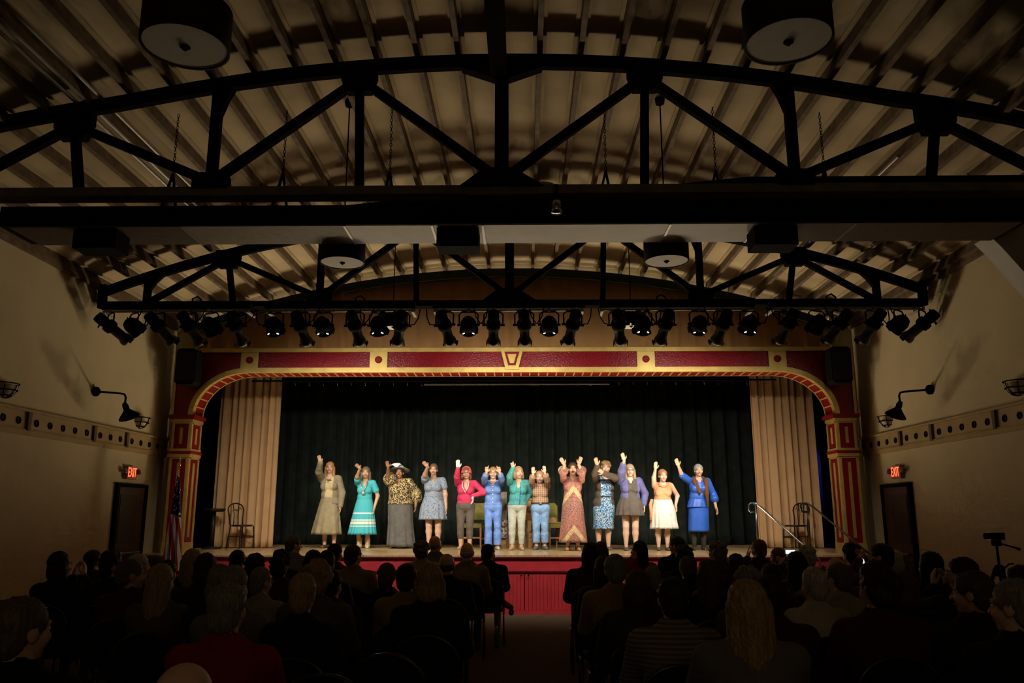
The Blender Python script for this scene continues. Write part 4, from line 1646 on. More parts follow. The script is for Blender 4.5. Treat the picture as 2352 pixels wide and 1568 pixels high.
# 5: magenta cardigan, cloche
p, J = performer('woman in magenta cardigan, pink cloche hat, white gloves and pearls', (-.935, 16.146, Z), 1.58, .01, 1.08, fair,
                 (((-.12, -.44, 1.54), (-.01, -.37, .93), 'open'), ((.15, -.12, 1.02), (-.01, -.25, -.95), 'relax')), ('bob', 'auburn', (.20, .07, .03)), shoes=(SHOE, cloth('tan_sandal', (.45, .26, .14))), glasses=silverg, yaw=.05, poles=(None, (1, .15, -.2)))
mag = cloth('magenta', (.58, .045, .12))
top(p, J, mag, .016, .555, (2, 2), name='cardigan', vneck=.14)
trousers(p, J, cloth('taupe', (.125, .10, .085)), .012, .13, .60)
hx_, hy_, hz_ = J['head']
o = MB().lathe([(.001, .125), (.05, .118), (.085, .085), (.10, .03), (.104, -.01), (.118, -.04), (.112, -.042), (.095, .0)], 32, Matrix.Rotation(-.3, 4, 'X'), cap=False).build('cloche_hat', cloth('pink_hat', (.62, .12, .13)), p, True)
o.location = (hx_, hy_ + .025, hz_ + .015)
garment(p, 'necklace', [GM(MB().tube([(-.06, -.09, 1.30), (-.055, -.15, 1.2), (.005, -.175, 1.08), (.06, -.15, 1.2), (.07, -.09, 1.30)], .010, 6))], M('pearls', (.75, .70, .6), .3, .5, var=.15, scale=90))
glove = cloth('white_glove', (.72, .70, .66))
for s, fd, ht in ((-1, (-.01, -.37, .93), HAND_OPEN), (1, (-.01, -.25, -.95), HAND_RELAX)):
    fl = -1 if s > 0 else 1
    g = Geo().add(fixed(ht, fl), frame(J['wri', s], fd, (0, 1, .25) if s < 0 else (1, .3, 0), fl, 1.08))
    d_ = (Vector(J['elb', s]) - Vector(J['wri', s])).normalized()
    g.add(GM(MB().cyl(J['wri', s], Vector(J['wri', s]) + d_ * .05, .034, .037)))
    ob('glove', g.mesh('glove', [glove]), p)
# 6: denim shirt and jeans
p, J = performer('woman in blue denim shirt and blue jeans pointing with both hands', (-.395, 16.151, Z), 1.58, 0.0, 1.02, fair,
                 (((-.11, -.47, 1.46), (.09, -.5, .86), 'point'), ((.14, -.47, 1.46), (-.16, -.5, .85), 'point')), ('short', 'sandy', (.34, .19, .08)), shoes=(SHOE, cloth('tan_moccasin', (.52, .38, .24))), glasses=silverg)
top(p, J, denim('denim_shirt', (.14, .24, .56)), .018, .53, (1.55, 1.55), flare=.01, name='shirt', vneck=.05)
trousers(p, J, denim('jeans_blue', (.15, .27, .66)), .014, .055, .60, .03, name='jeans')
bt_ = MB().lathe([(.009, 0), (.009, .006)], 10, Matrix.Rotation(PI / 2, 4, 'X')).mesh('button', M('button_white', (.75, .73, .68), .4, .4, var=0))
for i in range(5):
    ob('button', bt_, p, (0, -.145 - .012 * (i < 2), 1.20 - i * .075))
# 7: teal hoodie
p, J = performer('woman in teal zip hoodie and pale grey trousers, one arm raised', (.071, 15.957, Z), 1.58, .04, 1.06, fair,
                 (((-.06, -.42, 1.54), (-.22, -.6, .76), 'point'), ((.13, .16, .86), (0, .1, -1), 'relax')), ('bob', 'sandy2', (.40, .23, .11)), shoes=(SHOE, cloth('beige_shoe', (.4, .3, .2))), yaw=.35)
tl = NT('teal_heather')
top(p, J, tl.done(tl.ramp(tl.noise(70, 2), [(.35, (.03, .19, .22)), (.6, (.10, .38, .38))], 'LINEAR'), .85, .2), .018, .53, (2, 2), name='hoodie', vneck=.12)
garment(p, 'zipper', [GM(MB().tube([(.075, -.15, 1.18), (.07, -.155, 1.10), (.065, -.14, 1.0), (.06, -.135, .85)], .006, 5))], cloth('navy_zip', (.02, .05, .25)))
trousers(p, J, cloth('mint_grey', (.42, .44, .38)), .011, .07, .60)
# 8: plaid shirt
p, J = performer('woman in brown plaid shirt, belt and rolled blue jeans, both arms raised', (.533, 16.158, Z), 1.50, -.01, 1.14, pale,
                 (((-.14, -.44, 1.43), (-.03, -.38, .92), 'open'), ((.08, -.42, 1.46), (-.1, -.46, .88), 'open')), ('short', 'ginger_grey', (.42, .22, .12)), shoes=(BOOT, cloth('grey_boot', (.12, .12, .11))), glasses=silverg)
top(p, J, plaid('brown_plaid', (.52, .40, .30), (.23, .10, .055), (.30, .15, .07), 26), .018, .58, (1.6, 1.6), flare=.012, name='shirt')
trousers(p, J, denim('jeans_light', (.20, .34, .58)), .016, .09, .60, .022, name='jeans')
garment(p, 'belt', [G([torso(J, .022)[0], torso(J, .022)[1], ('-h', (0, 0, -1), -.575 * 1.5), ('-h', (0, 0, 1), .60 * 1.5)], .011, .02)], cloth('brown_belt', (.09, .06, .045)))
garment(p, 'buckle', [GM(MB().box((0, -.155, .88), (.06, .02, .045)))], M('brass', (.4, .3, .12), .35, .5, metal=.7, var=0))
cf = denim('jeans_cuff', (.40, .50, .62))
for s in (-1, 1):
    a = J['ank', s]
    garment(p, 'cuff', [GM(MB().lathe([(.062, .125), (.068, .125), (.068, .19), (.06, .19)], 20, Matrix.Translation((a[0], a[1], 0)), cap=False))], cf)
# 9: maxi dress
p, J = performer('woman in long maroon and pink patterned dress with wide sleeves, mouth open', (1.134, 15.772, Z), 1.64, .02, 1.08, fair,
                 (((-.16, -.46, 1.58), (-.49, -.4, .77), 'open'), ((.11, -.44, 1.59), (.29, -.45, .84), 'open')), ('tight', 'dark_brown', (.08, .04, .025)), head=HEAD_OPEN, shoes=(SHOE, cloth('tan_sandal', (.45, .26, .14))))
mx = maxi('maroon_maxi')
top(p, J, mx, .016, .56, (1.25, 1.25), flare=.045, name='bodice', vneck=.04)
skirt(J, 1.0, .15, (.155, .125), (.265, .215), 9, .04, mx, 'skirt', p, hipr=(.22, .015))
# 10: floral dress, taupe cardigan
p, J = performer('woman in blue floral dress and taupe cardigan, hand before her face', (1.737, 15.97, Z), 1.67, .07, 1.12, fair,
                 (((-.13, -.48, 1.58), (-.27, -.42, .86), 'open'), ((-.0, -.36, 1.43), (-.75, -.35, .48), 'open')), ('curly', 'honey', (.26, .15, .07)), shoes=(SHOE, cloth('taupe_flat', (.12, .1, .09))), poles=(None, (1, -.2, -.3)))
bl = floral('blue_floral', (.04, .14, .38), [(.55, .62, .64), (.14, .38, .62), (.02, .06, .20), (.42, .58, .62)], 62, .62)
top(p, J, bl, .013, .58, (0, 0), name='bodice', vneck=.05)
skirt(J, 1.0, .385, (.158, .125), (.205, .165), 8, .02, bl, 'skirt', p, hipr=(.35, .035))
garment(p, 'belt', [G([torso(J, .018)[1], ('-h', (0, 0, -1), -.995), ('-h', (0, 0, 1), 1.02)], .010, .02)], cloth('dark_belt', (.05, .035, .03)))
top(p, J, cloth('taupe_knit', (.10, .075, .06)), .024, .475, (1.9, 1.95), neck=(.075, .14), opening=(.10, .0), name='cardigan')
# 11: periwinkle cardigan
p, J = performer('woman in periwinkle cardigan over short grey dress, long wavy blonde hair', (2.236, 15.781, Z), 1.61, .02, 1.14, pale,
                 (((-.13, -.37, 1.66), (-.26, -.3, .9), 'open'), ((.26, -.05, .84), (-.01, -.13, -.99), 'relax')), ('long', 'ash_blonde', (.38, .28, .16)), shoes=(SHOE, cloth('taupe_flat', (.12, .1, .09))), glasses=blackg)
gd = cloth('grey_dress', (.12, .10, .085))
top(p, J, gd, .013, .60, (0, 0), name='bodice', vneck=.06)
skirt(J, 1.04, .64, (.165, .135), (.27, .22), 12, .055, gd, 'skirt', p, hipr=(.5, .02))
top(p, J, cloth('periwinkle', (.15, .15, .36)), .026, .57, (1.6, 1.9), neck=(.075, .14), opening=(.085, .03), name='cardigan')
# 12: peach top, white skirt
p, J = performer('woman in peach sleeveless top and white skirt, ginger hair tied back', (2.844, 15.786, Z), 1.51, .04, 1.16, pale,
                 (((-.16, -.4, 1.5), (.04, -.3, .95), 'open'), ((.26, -.03, .84), (.08, -.15, -.98), 'relax')), ('tight', 'ginger', (.42, .17, .06)), shoes=(SHOE, cloth('taupe_flat', (.12, .1, .09))), yaw=.12)
pe = cloth('peach', (.72, .34, .18))
top(p, J, pe, .014, .58, (0, 0), name='sleeveless_top', neck=(.06, .09))
garment(p, 'collar', [GM(MB().tube([(-.05, -.07, 1.26), (-.04, -.12, 1.215), (.03, -.135, 1.17)], [.01, .02, .006], 6).tube([(.13, -.07, 1.26), (.09, -.12, 1.215), (.04, -.135, 1.17)], [.01, .02, .006], 6))], pe)
skirt(J, .955, .40, (.165, .135), (.265, .22), 16, .045, cloth('white_cotton', (.78, .75, .68)), 'skirt', p, hipr=(.4, .02), cx1=.03)
garment(p, 'sash', [GM(MB().tube([(-.19, -.06, .95), (-.225, -.08, .85), (-.22, -.08, .72), (-.23, -.08, .56)], [.025, .035, .03, .022], 7))], pe)
# 13: royal blue dress, fur stole
p, J = performer('woman in royal blue satin dress with brown fur stole, short grey hair', (3.566, 15.984, Z), 1.62, .05, 1.1, fair,
                 (((-.40, -.35, 1.57), (-.36, -.3, .88), 'open'), ((.34, -.05, .81), (.22, -.13, -.97), 'relax')), ('short', 'silver', (.34, .33, .32)), shoes=(SHOE, cloth('charcoal_shoe', (.05, .05, .05))))
rb = M('royal_satin', (.035, .13, .62), .38, .5, var=.12, scale=8)
top(p, J, rb, .020, .535, (1.0, 1.35), flare=.03, name='bodice', vneck=.05)
skirt(J, .99, .80, (.165, .135), (.205, .17), 10, .03, rb, 'peplum', p)
skirt(J, .92, .34, (.185, .15), (.20, .165), 6, .018, rb, 'skirt', p)
st_m = cloth('dark_stocking', (.045, .04, .035))
garment(p, 'stockings', [G(leg(J, s, .006) + [('-h', (0, 0, 1), .5), ('-h', (0, 0, -1), -.06)], .0125, .016) for s in (-1, 1)], st_m)
fx = J['nek']
garment(p, 'fur_stole', [G([('c', (fx[0] - .08, .05, 1.36), (fx[0] - .105, -.09, 1.30), .035, .045), ('c', (fx[0] - .105, -.09, 1.30), (fx[0] - .03, -.185, 1.08), .045, .035),
                            ('c', (fx[0] + .09, .05, 1.36), (fx[0] + .12, -.09, 1.30), .035, .045), ('c', (fx[0] + .12, -.09, 1.30), (fx[0] + .10, -.185, 1.05), .045, .045),
                            ('c', (fx[0] + .10, -.185, 1.05), (fx[0] + .12, -.18, .82), .04, .014), ('c', (fx[0] - .08, .05, 1.36), (fx[0] + .09, .05, 1.36), .035, .035)], .011, .02)],
        M('brown_fur', (.17, .075, .03), .9, .15, var=.5, scale=70, bump=1.0, bscale=130))

# ------------------------------------------------------------------ furniture on the stage
honey = M('honey_wood', (.42, .19, .06), .45, .4, var=.2, scale=8)
olive = cloth('olive_fabric', (.24, .21, .055))


def green_chair(x, y, rz, label):
    t = thing('padded_chair', (x, y, Z), rz)
    tag(t, label, 'chair', 'olive padded chairs')
    MB().prism([(-.23, .40), (.23, .40), (.22, .49), (-.22, .49)], -.22, .22).build('seat', olive, t)
    MB().prism([(-.19, .56), (.19, .56), (.19, .84), (.13, .90), (-.13, .90), (-.19, .84)], .20, .26).build('backrest', olive, t)
    for sx in (-1, 1):
        MB().cyl((sx * .2, -.19, 0), (sx * .2, -.19, .40), .016, .024, 8).build('leg', honey, t)
        MB().tube([(sx * .2, .27, 0), (sx * .19, .2, .42), (sx * .17, .25, .80)], .02, 8).build('leg', honey, t)
        MB().beam((sx * .2, -.19, .18), (sx * .2, .24, .18), .02, .03).build('stretcher', honey, t)
    MB().beam((-.2, -.19, .2), (.2, -.19, .2), .02, .03).build('stretcher', honey, t)
    return t


green_chair(-.80, 17.25, -.35, 'olive padded wooden chair behind the woman in magenta')
green_chair(.83, 17.1, .45, 'olive padded wooden chair with a tan hat on its seat')
hat = thing('felt_hat', (.80, 17.05, Z + .495))
tag(hat, 'tan felt hat lying on the olive chair seat', 'hat')
fm = cloth('tan_felt', (.45, .28, .10))
MB().lathe([(.17, .0), (.175, .012), (.165, .02), (.10, .014)], 28, cap=False).build('brim', fm, hat, True)
MB().lathe([(.10, .012), (.098, .06), (.085, .11), (.05, .12), (.001, .11)], 24, cap=False).build('crown', fm, hat, True)

wick = NT('wicker')
xw, yw, zw = wick.xyz()
wv = wick.math('SINE', wick.math('MULTIPLY', zw, 170))
trunk_m = wick.done(wick.ramp(wick.noise(14, 3), [(.3, (.34, .17, .05)), (.7, (.55, .31, .11))], 'LINEAR'), .7, .3)
wick.bump(wv, .3, .004)
strap_m = M('trunk_strap', (.14, .10, .06), .6, .3, var=.5, scale=50)


def trunk(loc, s, label):
    t = thing('wicker_chest', loc)
    tag(t, label, 'chest', 'wicker chests')
    x, y, z = s
    MB().b2(-x / 2, x / 2, -y / 2, y / 2, 0, z * .68).build('body', trunk_m, t)
    MB().b2(-x / 2 - .01, x / 2 + .01, -y / 2 - .01, y / 2 + .01, z * .69, z).build('lid', trunk_m, t)
    for q in (-.3, .3):
        MB().b2(q * x - .03, q * x + .03, -y / 2 - .016, y / 2 + .016, -0.0, z + .004).build('strap', strap_m, t)
    for q in (-1, 1):
        MB().b2(q * x * .5 - .03, q * x * .5 + .02, -y / 2 - .014, -y / 2 + .02, 0, z * .16).build('corner', strap_m, t)
    MB().b2(-.03, .03, -y / 2 - .025, -y / 2 - .01, z * .6, z * .76).build('clasp', M('brass', (.4, .3, .12)), t)
    return t


trunk((.07, 17.15, Z), (.66, .46, .30), 'wide wicker chest at the bottom of the stack behind the performers')
trunk((.08, 17.15, Z + .306), (.56, .42, .24), 'smaller wicker chest in the middle of the stack')
wb_ = thing('wicker_basket', (.18, 17.15, Z + .552))
tag(wb_, 'tall wicker basket on top of the stacked chests', 'basket')
MB().b2(-.18, .18, -.15, .15, 0, .40).build('body', trunk_m, wb_)
MB().b2(-.20, .20, -.17, .17, .40, .445).build('lid', M('basket_rim', (.36, .16, .05), .6, .3), wb_)
coat = drape('draped_coat', -.40, -.14, Z + .42, Z + 1.12, 16.86, 3, .02, cloth('grey_coat', (.24, .22, .19)), 6, solid=.03)
tag(coat, 'grey coat draped over the chest stack beside the blue jeans', 'coat')
ql = drape('quilt', -.32, -.14, Z + .20, Z + .56, 16.86, 2, .015, floral('quilt_print', (.55, .58, .55), [(.5, .08, .07), (.2, .4, .5), (.7, .7, .62), (.1, .1, .1)], 22, .6), 8, solid=.03)
tag(ql, 'patchwork quilt hanging below the grey coat', 'quilt')

bent_m = M('bentwood_black', (.02, .014, .01), .4, .4, var=.2)


def bentwood(x, y, rz, label):
    t = thing('bentwood_chair', (x, y, Z), rz)
    tag(t, label, 'chair', 'bentwood chairs at the wings')
    MB().lathe([(.19, .43), (.205, .44), (.205, .46), (.19, .465)], 24).build('seat', bent_m, t, True)
    hoop = [(-.16, .17, .46), (-.165, .19, .6), (-.20, .21, .75)] + [(-.2 * math.cos(a), .22, .76 + .13 * math.sin(a)) for a in [PI * i / 8 for i in range(1, 8)]] + [(.20, .21, .75), (.165, .19, .6), (.16, .17, .46)]
    MB().tube(hoop, .014, 7).build('back_hoop', bent_m, t, True)
    for q in (-.06, .06):
        MB().tube([(q, .19, .46), (q * .8, .2, .65), (q * 1.2, .22, .87)], .009, 6).build('spindle', bent_m, t, True)
    for sx in (-1, 1):
        MB().tube([(sx * .19, -.17, 0), (sx * .16, -.15, .44)], .014, 7).build('leg', bent_m, t)
        MB().tube([(sx * .19, .2, 0), (sx * .15, .16, .46)], .014, 7).build('leg', bent_m, t)
        MB().tube([(sx * .19, -.16, .24), (sx * .18, .18, .24)], .009, 6).build('stretcher', bent_m, t)
    MB().tube([(-.19, -.16, .22), (.19, -.16, .22)], .009, 6).build('stretcher', bent_m, t)
    return t


bentwood(-5.47, 16.62, 1.05, 'black bentwood chair beside the small round table')
bentwood(5.62, 16.6, -1.0, 'black bentwood chair behind the stair handrails')
tb = thing('pedestal_table', (-6.02, 16.5, Z))
tag(tb, 'black round pedestal table at the flag-side wing', 'table')
MB().lathe([(.19, .72), (.225, .75), (.225, .78), (.215, .785)], 30).build('tabletop', bent_m, tb, True)
MB().cyl((0, 0, .03), (0, 0, .74), .05, .045, 14).build('pedestal', bent_m, tb, True)
MB().lathe([(.19, 0), (.19, .02), (.06, .05)], 24).build('base', bent_m, tb, True)

# ------------------------------------------------------------------ stairs with handrails, flag, tripod
dv = Vector((.45, -.89))
sr = thing('stage_stair', (4.72, 14.0, 0), math.atan2(dv.x, -dv.y))
tag(sr, 'short dark red stair down from the stage between the handrails', 'stairs')
for i in range(4):
    MB().b2(-.40, .40, -.28 * (i + 1), -.28 * i - .002, 0, STZ - .19 * (i + 1)).build('step', red_dark, sr)
for k, x in enumerate((4.27, 5.17)):
    hr = thing('handrail', (x, 14.5, 0))
    tag(hr, ('silver tube handrail of the stage stair nearest the performers', 'black tube handrail of the stage stair nearest the pillar')[k], 'handrail', 'stair handrails')
    m_ = M('rail_steel', (.26, .26, .28), .25, .5, metal=.9, var=0) if k == 0 else M('rail_black', (.05, .05, .055), .25, .5, metal=.7, var=0)
    MB().tube([(-.02, 0, 1.67), (-.09, 0, 1.67), (-.115, 0, 1.70), (-.115, 0, 1.79), (-.09, 0, 1.82), (0, 0, 1.82), (.08, -.1, 1.74), (.62, -1.2, .92), (.62, -1.2, .0)], .017, 8).build('rail', m_, hr, True)
    MB().cyl((0, .0, STZ), (0, 0, 1.81), .017, n=8).build('post', m_, hr, True)
    MB().lathe([(.045, STZ + .001), (.045, STZ + .012), (.02, STZ + .02)], 14).build('foot_plate', m_, hr, True)

fl = thing('flag_stand', (-5.62, 13.75, 0))
tag(fl, 'American flag on a pole with gold spear tip in front of the arch pillar', 'flag')
MB().cyl((0, 0, 0.03), (0, 0, 2.42), .014, n=10).build('pole', M('pole_wood', (.25, .12, .05), .4, .4), fl, True)
MB().lathe([(.15, 0), (.15, .02), (.03, .06), (.02, .1)], 20).build('base', gold, fl, True)
MB().lathe([(.006, 2.42), (.018, 2.44), (.02, 2.47), (.008, 2.49), (.016, 2.53), (.001, 2.60)], 12).build('spear_tip', M('gold_tip', (.7, .5, .15), .25, .5, metal=.9, var=0), fl, True)
# gathered flag: narrow at the pole top, spreading as it hangs
vs, fs = [], []
NU, NV = 30, 24
for b in (0, 1):
    for j in range(NV + 1):
        t = j / NV
        for i in range(NU + 1):
            u = i / NU
            wdt = .05 + .26 * t ** .9
            a = u * PI * 5
            vs.append((.02 + (u - .42) * wdt, -.035 - (.02 + .035 * t) * (1 + math.sin(a + t)) - b * .006, 2.27 - 1.55 * t - .05 * u * (1 - t)))
k = NU + 1
h_ = k * (NV + 1)
for j in range(NV):
    for i in range(NU):
        a = j * k + i
        fs += [(a, a + k, a + k + 1, a + 1), (h_ + a, h_ + a + 1, h_ + a + k + 1, h_ + a + k)]
for j in range(NV):
    for i in (0, NU):
        a = j * k + i
        fs.append((a, a + k, h_ + a + k, h_ + a))
for i in range(NU):
    for j in (0, NV):
        a = j * k + i
        fs.append((a, a + 1, h_ + a + 1, h_ + a))
ft = NT('flag_cloth')
fx_, fy_, fz_ = ft.xyz()
# stripes fan out from the gathered top
ang = ft.math('DIVIDE', ft.math('ADD', fx_, .10), ft.math('SUBTRACT', 2.75, fz_))
sf_ = ft.math('LESS_THAN', ft.math('FRACT', ft.math('MULTIPLY', ang, 26.0)), .5)
strp = ft.mix(sf_, (.62, .55, .48), (.36, .02, .04))
star = ft.math('LESS_THAN', ft.vor(17), .30)
cant = ft.mix(star, (.012, .016, .06), (.62, .58, .5))
up_ = ft.math('GREATER_THAN', ft.math('ADD', fz_, ft.math('MULTIPLY', fx_, .35)), 1.62)
MB().add(vs, fs).build('flag_cloth', ft.done(ft.mix(up_, strp, cant), .75, .2), fl, True)
MB().tube([(.0, -.03, 2.36), (.02, -.06, 2.2), (.015, -.07, 1.95)], .012, 6).build('tassel_cord', M('gold_cord', (.5, .25, .06), .6, .3), fl, True)

tp = thing('tripod', (5.28, 9.0, 0))
tag(tp, 'black tripod standing by the cream wall under the camcorder', 'tripod')
MB().cyl((0, 0, .78), (.0, 0, 1.30), .014, n=8).build('center_column', steel_black, tp)
MB().lathe([(.045, .98), (.05, 1.0), (.05, 1.08), (.03, 1.10)], 12).build('collar', steel_black, tp)
for i in range(3):
    a = i * 2 * PI / 3 + .5
    MB().tube([(math.cos(a) * .04, math.sin(a) * .04, 1.06), (math.cos(a) * .42, math.sin(a) * .42, .0)], [.02, .012], 7).build('leg', steel_black, tp)
MB().tube([(.03, -.05, 1.07), (.07, -.06, 1.11), (.12, -.06, 1.115)], .009, 6).build('crank', steel_black, tp)
MB().box((0, 0, 1.325), (.07, .07, .06)).build('pan_head', steel_black, tp)
MB().tube([(.02, -.03, 1.32), (.12, -.10, 1.285), (.17, -.13, 1.26)], [.008, .01, .016], 7).build('pan_handle', steel_black, tp)
cc = thing('camcorder', (5.28, 9.0, 1.356))
tag(cc, 'small black camcorder with a blue indicator light on the tripod', 'camcorder')
MB().box((.0, 0, .04), (.15, .09, .075)).build('body', M('camcorder_black', (.015, .015, .018), .35, .5, var=0), cc)
MB().cyl((-.075, 0, .04), (-.115, 0, .04), .033, n=16).build('lens_barrel', black, cc)
MB().box((.06, -.047, .06), (.012, .004, .008)).build('indicator', M('blue_led', (.1, .1, 1), .3, .3, var=0, emit=(.1, .15, 1.0), estr=3.0), cc)
MB().box((.02, -.05, .04), (.1, .008, .06)).build('screen_flap', black, cc)

# ------------------------------------------------------------------ audience
# seated figure facing +Y, head centre above the origin, crown at z = 1.29 for scale 1
AU_H = HEAD_LOW
HC = (0, .02, 1.175)


def seated(pose):
    J = {}
    el, wr = {}, {}
    for s in (-1, 1):
        sh = (s * .192, .0, .955)
        if pose == 'clap':
            w_ = (s * .055, .34, 1.05)
            pole = (s * .8, 0, -.6)
        elif pose == 'phone':
            w_ = (s * .05, .42, 1.12)
            pole = (s * .6, 0, -.8)
        else:
            w_ = (s * .10, .36, .62)
            pole = (s * .7, -.3, -.3)
        e, w2 = ik(sh, w_, .29, .255, pole)
        el[s], wr[s] = tuple(e), tuple(w2)
    tor = [('e', (0, .02, .56), (.185, .135, .12)), ('e', (0, .0, .70), (.178, .125, .16)), ('e', (0, -.005, .86), (.19, .118, .14)), ('c', (-.155, 0, .95), (.155, 0, .95), .064, .064), ('c', (-.09, .0, .985), (0, .005, 1.045), .045, .058), ('c', (.09, .0, .985), (0, .005, 1.045), .045, .058)]
    arms_ = []
    for s in (-1, 1):
        arms_ += [('c', (s * .192, 0, .955), el[s], .06, .047), ('c', el[s], wr[s], .044, .03)]
    legs_ = []
    for s in (-1, 1):
        kn_ = (s * .11, .46, .50)
        an = (s * .11, .44, .10)
        if pose == 'cross' and s < 0:
            kn_, an = (.02, .47, .58), (.30, .62, .40)
        legs_ += [('c', (s * .09, .04, .54), kn_, .088, .062), ('c', kn_, an, .06, .04)]
    return tor, arms_, legs_, el, wr


BODY, SHIRT, PANTS, WR = {}, {}, {}, {}
for pose in ('lap', 'clap', 'phone', 'cross'):
    tor, ar, lg, el, wr = seated(pose if pose != 'cross' else 'cross')
    b = Geo().add(G([tor[2], tor[3], ('c', (0, .0, .96), (0, .015, 1.10), .06, .056)] + ar, .02, .03))
    for s in (-1, 1):
        d = Vector(wr[s]) - Vector(el[s])
        flp = 1 if s > 0 else -1
        pal = Vector((s, 0, 0)) if pose in ('clap', 'phone') else Vector((0, 0, 1))
        fd = Vector((-s * .12, .35, .9)) if pose == 'clap' else d
        fr_ = frame(wr[s], fd, pal, flp, 1.0)
        b.add(fixed(HAND_LOW, flp), fr_)
    BODY[pose] = b
    sg = G([(q[0], q[1], tuple(v + .012 for v in q[2])) if q[0] == 'e' else (q[0], q[1], q[2], q[3] + .012, q[4] + .012) for q in tor + ar] + [('-e', (0, .025, 1.105), (.066, .075, .075))], .019, .035)
    SHIRT[pose] = sg.mesh('shirt', [None])
    pg = G([('e', (0, .03, .555), (.172, .135, .095))] + lg, .02, .03)
    PANTS[pose] = pg.mesh('trousers', [None])
    WR[pose] = (wr, lg)
SHOE_ME = Geo().add(SHOE, Matrix.Rotation(PI, 4, 'Z')).mesh('shoe', [cloth('audience_shoe', (.03, .022, .018))])
BODYM = {}


def body_mesh(pose, yaw, sk, nm):
    key = (pose, round(yaw, 2))
    if key not in BODYM:
        g = Geo().add(BODY[pose])
        g.add(AU_H, Matrix.Translation(HC) @ Matrix.Rotation(PI + yaw, 4, 'Z'))
        BODYM[key] = g.mesh('person', [None, eye_w, eye_d, lip_m, teeth, brow_m])
    return BODYM[key]


# stacking chair, facing +Y
ch_m = M('chair_fabric', (.018, .015, .017), .8, .15, var=.2)
ch_f = M('chair_frame', (.03, .028, .028), .25, .6, var=0)
CH = {}
sb = G([('e', (0, .06, .44), (.225, .23, .05))], .018, .02)
CH['seat'] = [sb.mesh('seat', [ch_m])]
bk = MB()
prof = [(-.205, .52)] + [(-.205 * math.cos(a), .70 + .15 * math.sin(a)) for a in [PI * i / 12 for i in range(13)]] + [(.205, .52)]
bk.prism(prof, -.205, -.16)
CH['backrest'] = [bk.mesh('backrest', ch_m)]
CH['back_frame'] = [MB().tube([(-.212, -.17, .40), (-.212, -.185, .60)] + [(-.212 * math.cos(a), -.185, .70 + .158 * math.sin(a)) for a in [PI * i / 12 for i in range(13)]] + [(.212, -.185, .60), (.212, -.17, .40)], .0125, 7).mesh('back_frame', ch_f, True)]
CH['leg'] = []
for sx in (-1, 1):
    CH['leg'].append(MB().tube([(sx * .21, -.16, .42), (sx * .215, -.22, .0)], .0125, 7).mesh('leg', ch_f, True))
    CH['leg'].append(MB().tube([(sx * .20, .24, .41), (sx * .205, .26, .0)], .0125, 7).mesh('leg', ch_f, True))
CH['seat_frame'] = [MB().tube([(-.205, -.17, .40), (-.205, .24, .40), (.205, .24, .40), (.205, -.17, .40)], .012, 6).mesh('seat_frame', ch_f, True)]


def chair(x, y, s, label, rz=0.0):
    t = thing('stacking_chair', (x, y, 0), rz)
    t.scale = (s, s, s)
    tag(t, label, 'chair', 'black stacking chairs of the audience')
    for nm, ms in CH.items():
        for me in ms:
            ob(nm, me, t)
    return t


HC_COL = {'dark': (.030, .018, .012), 'black': (.012, .009, .008), 'brown': (.095, .050, .025), 'grey': (.26, .24, .21), 'white': (.55, .52, .46), 'blonde': (.42, .29, .14), 'red': (.20, .055, .025), 'gbrown': (.15, .11, .08)}
CL = {'black': (.012, .012, .013), 'dark': (.03, .026, .026), 'navy': (.015, .02, .045), 'burgundy': (.075, .012, .02), 'red': (.30, .012, .025), 'grey': (.16, .15, .14), 'pale': (.36, .33, .28), 'tan': (.34, .22, .10), 'khaki': (.28, .21, .11), 'olive': (.11, .09, .05), 'brown': (.10, .055, .035), 'white': (.55, .52, .46), 'beige': (.36, .28, .19), 'charcoal': (.05, .047, .047)}
STR = stripes('grey_stripe_shirt', (.32, .29, .26), (.09, .08, .08), 45)
STR2 = stripes('pale_stripe_shirt', (.26, .22, .19), (.14, .11, .10), 40)
FLO = floral('dark_floral_shirt', (.03, .022, .02), [(.14, .09, .05), (.08, .06, .05), (.16, .12, .1)], 22, .4)
FLG = floral('grey_floral_shirt', (.06, .05, .05), [(.22, .17, .13), (.12, .1, .09)], 24, .4)
KD = {'short': 'short', 'veil': 'long', 'bob': 'bobbed', 'curly': 'curly', 'bald': 'balding'}
KN = {'dark': 'dark', 'black': 'black', 'brown': 'brown', 'grey': 'grey', 'white': 'white', 'blonde': 'blonde', 'red': 'auburn', 'gbrown': 'greying brown'}
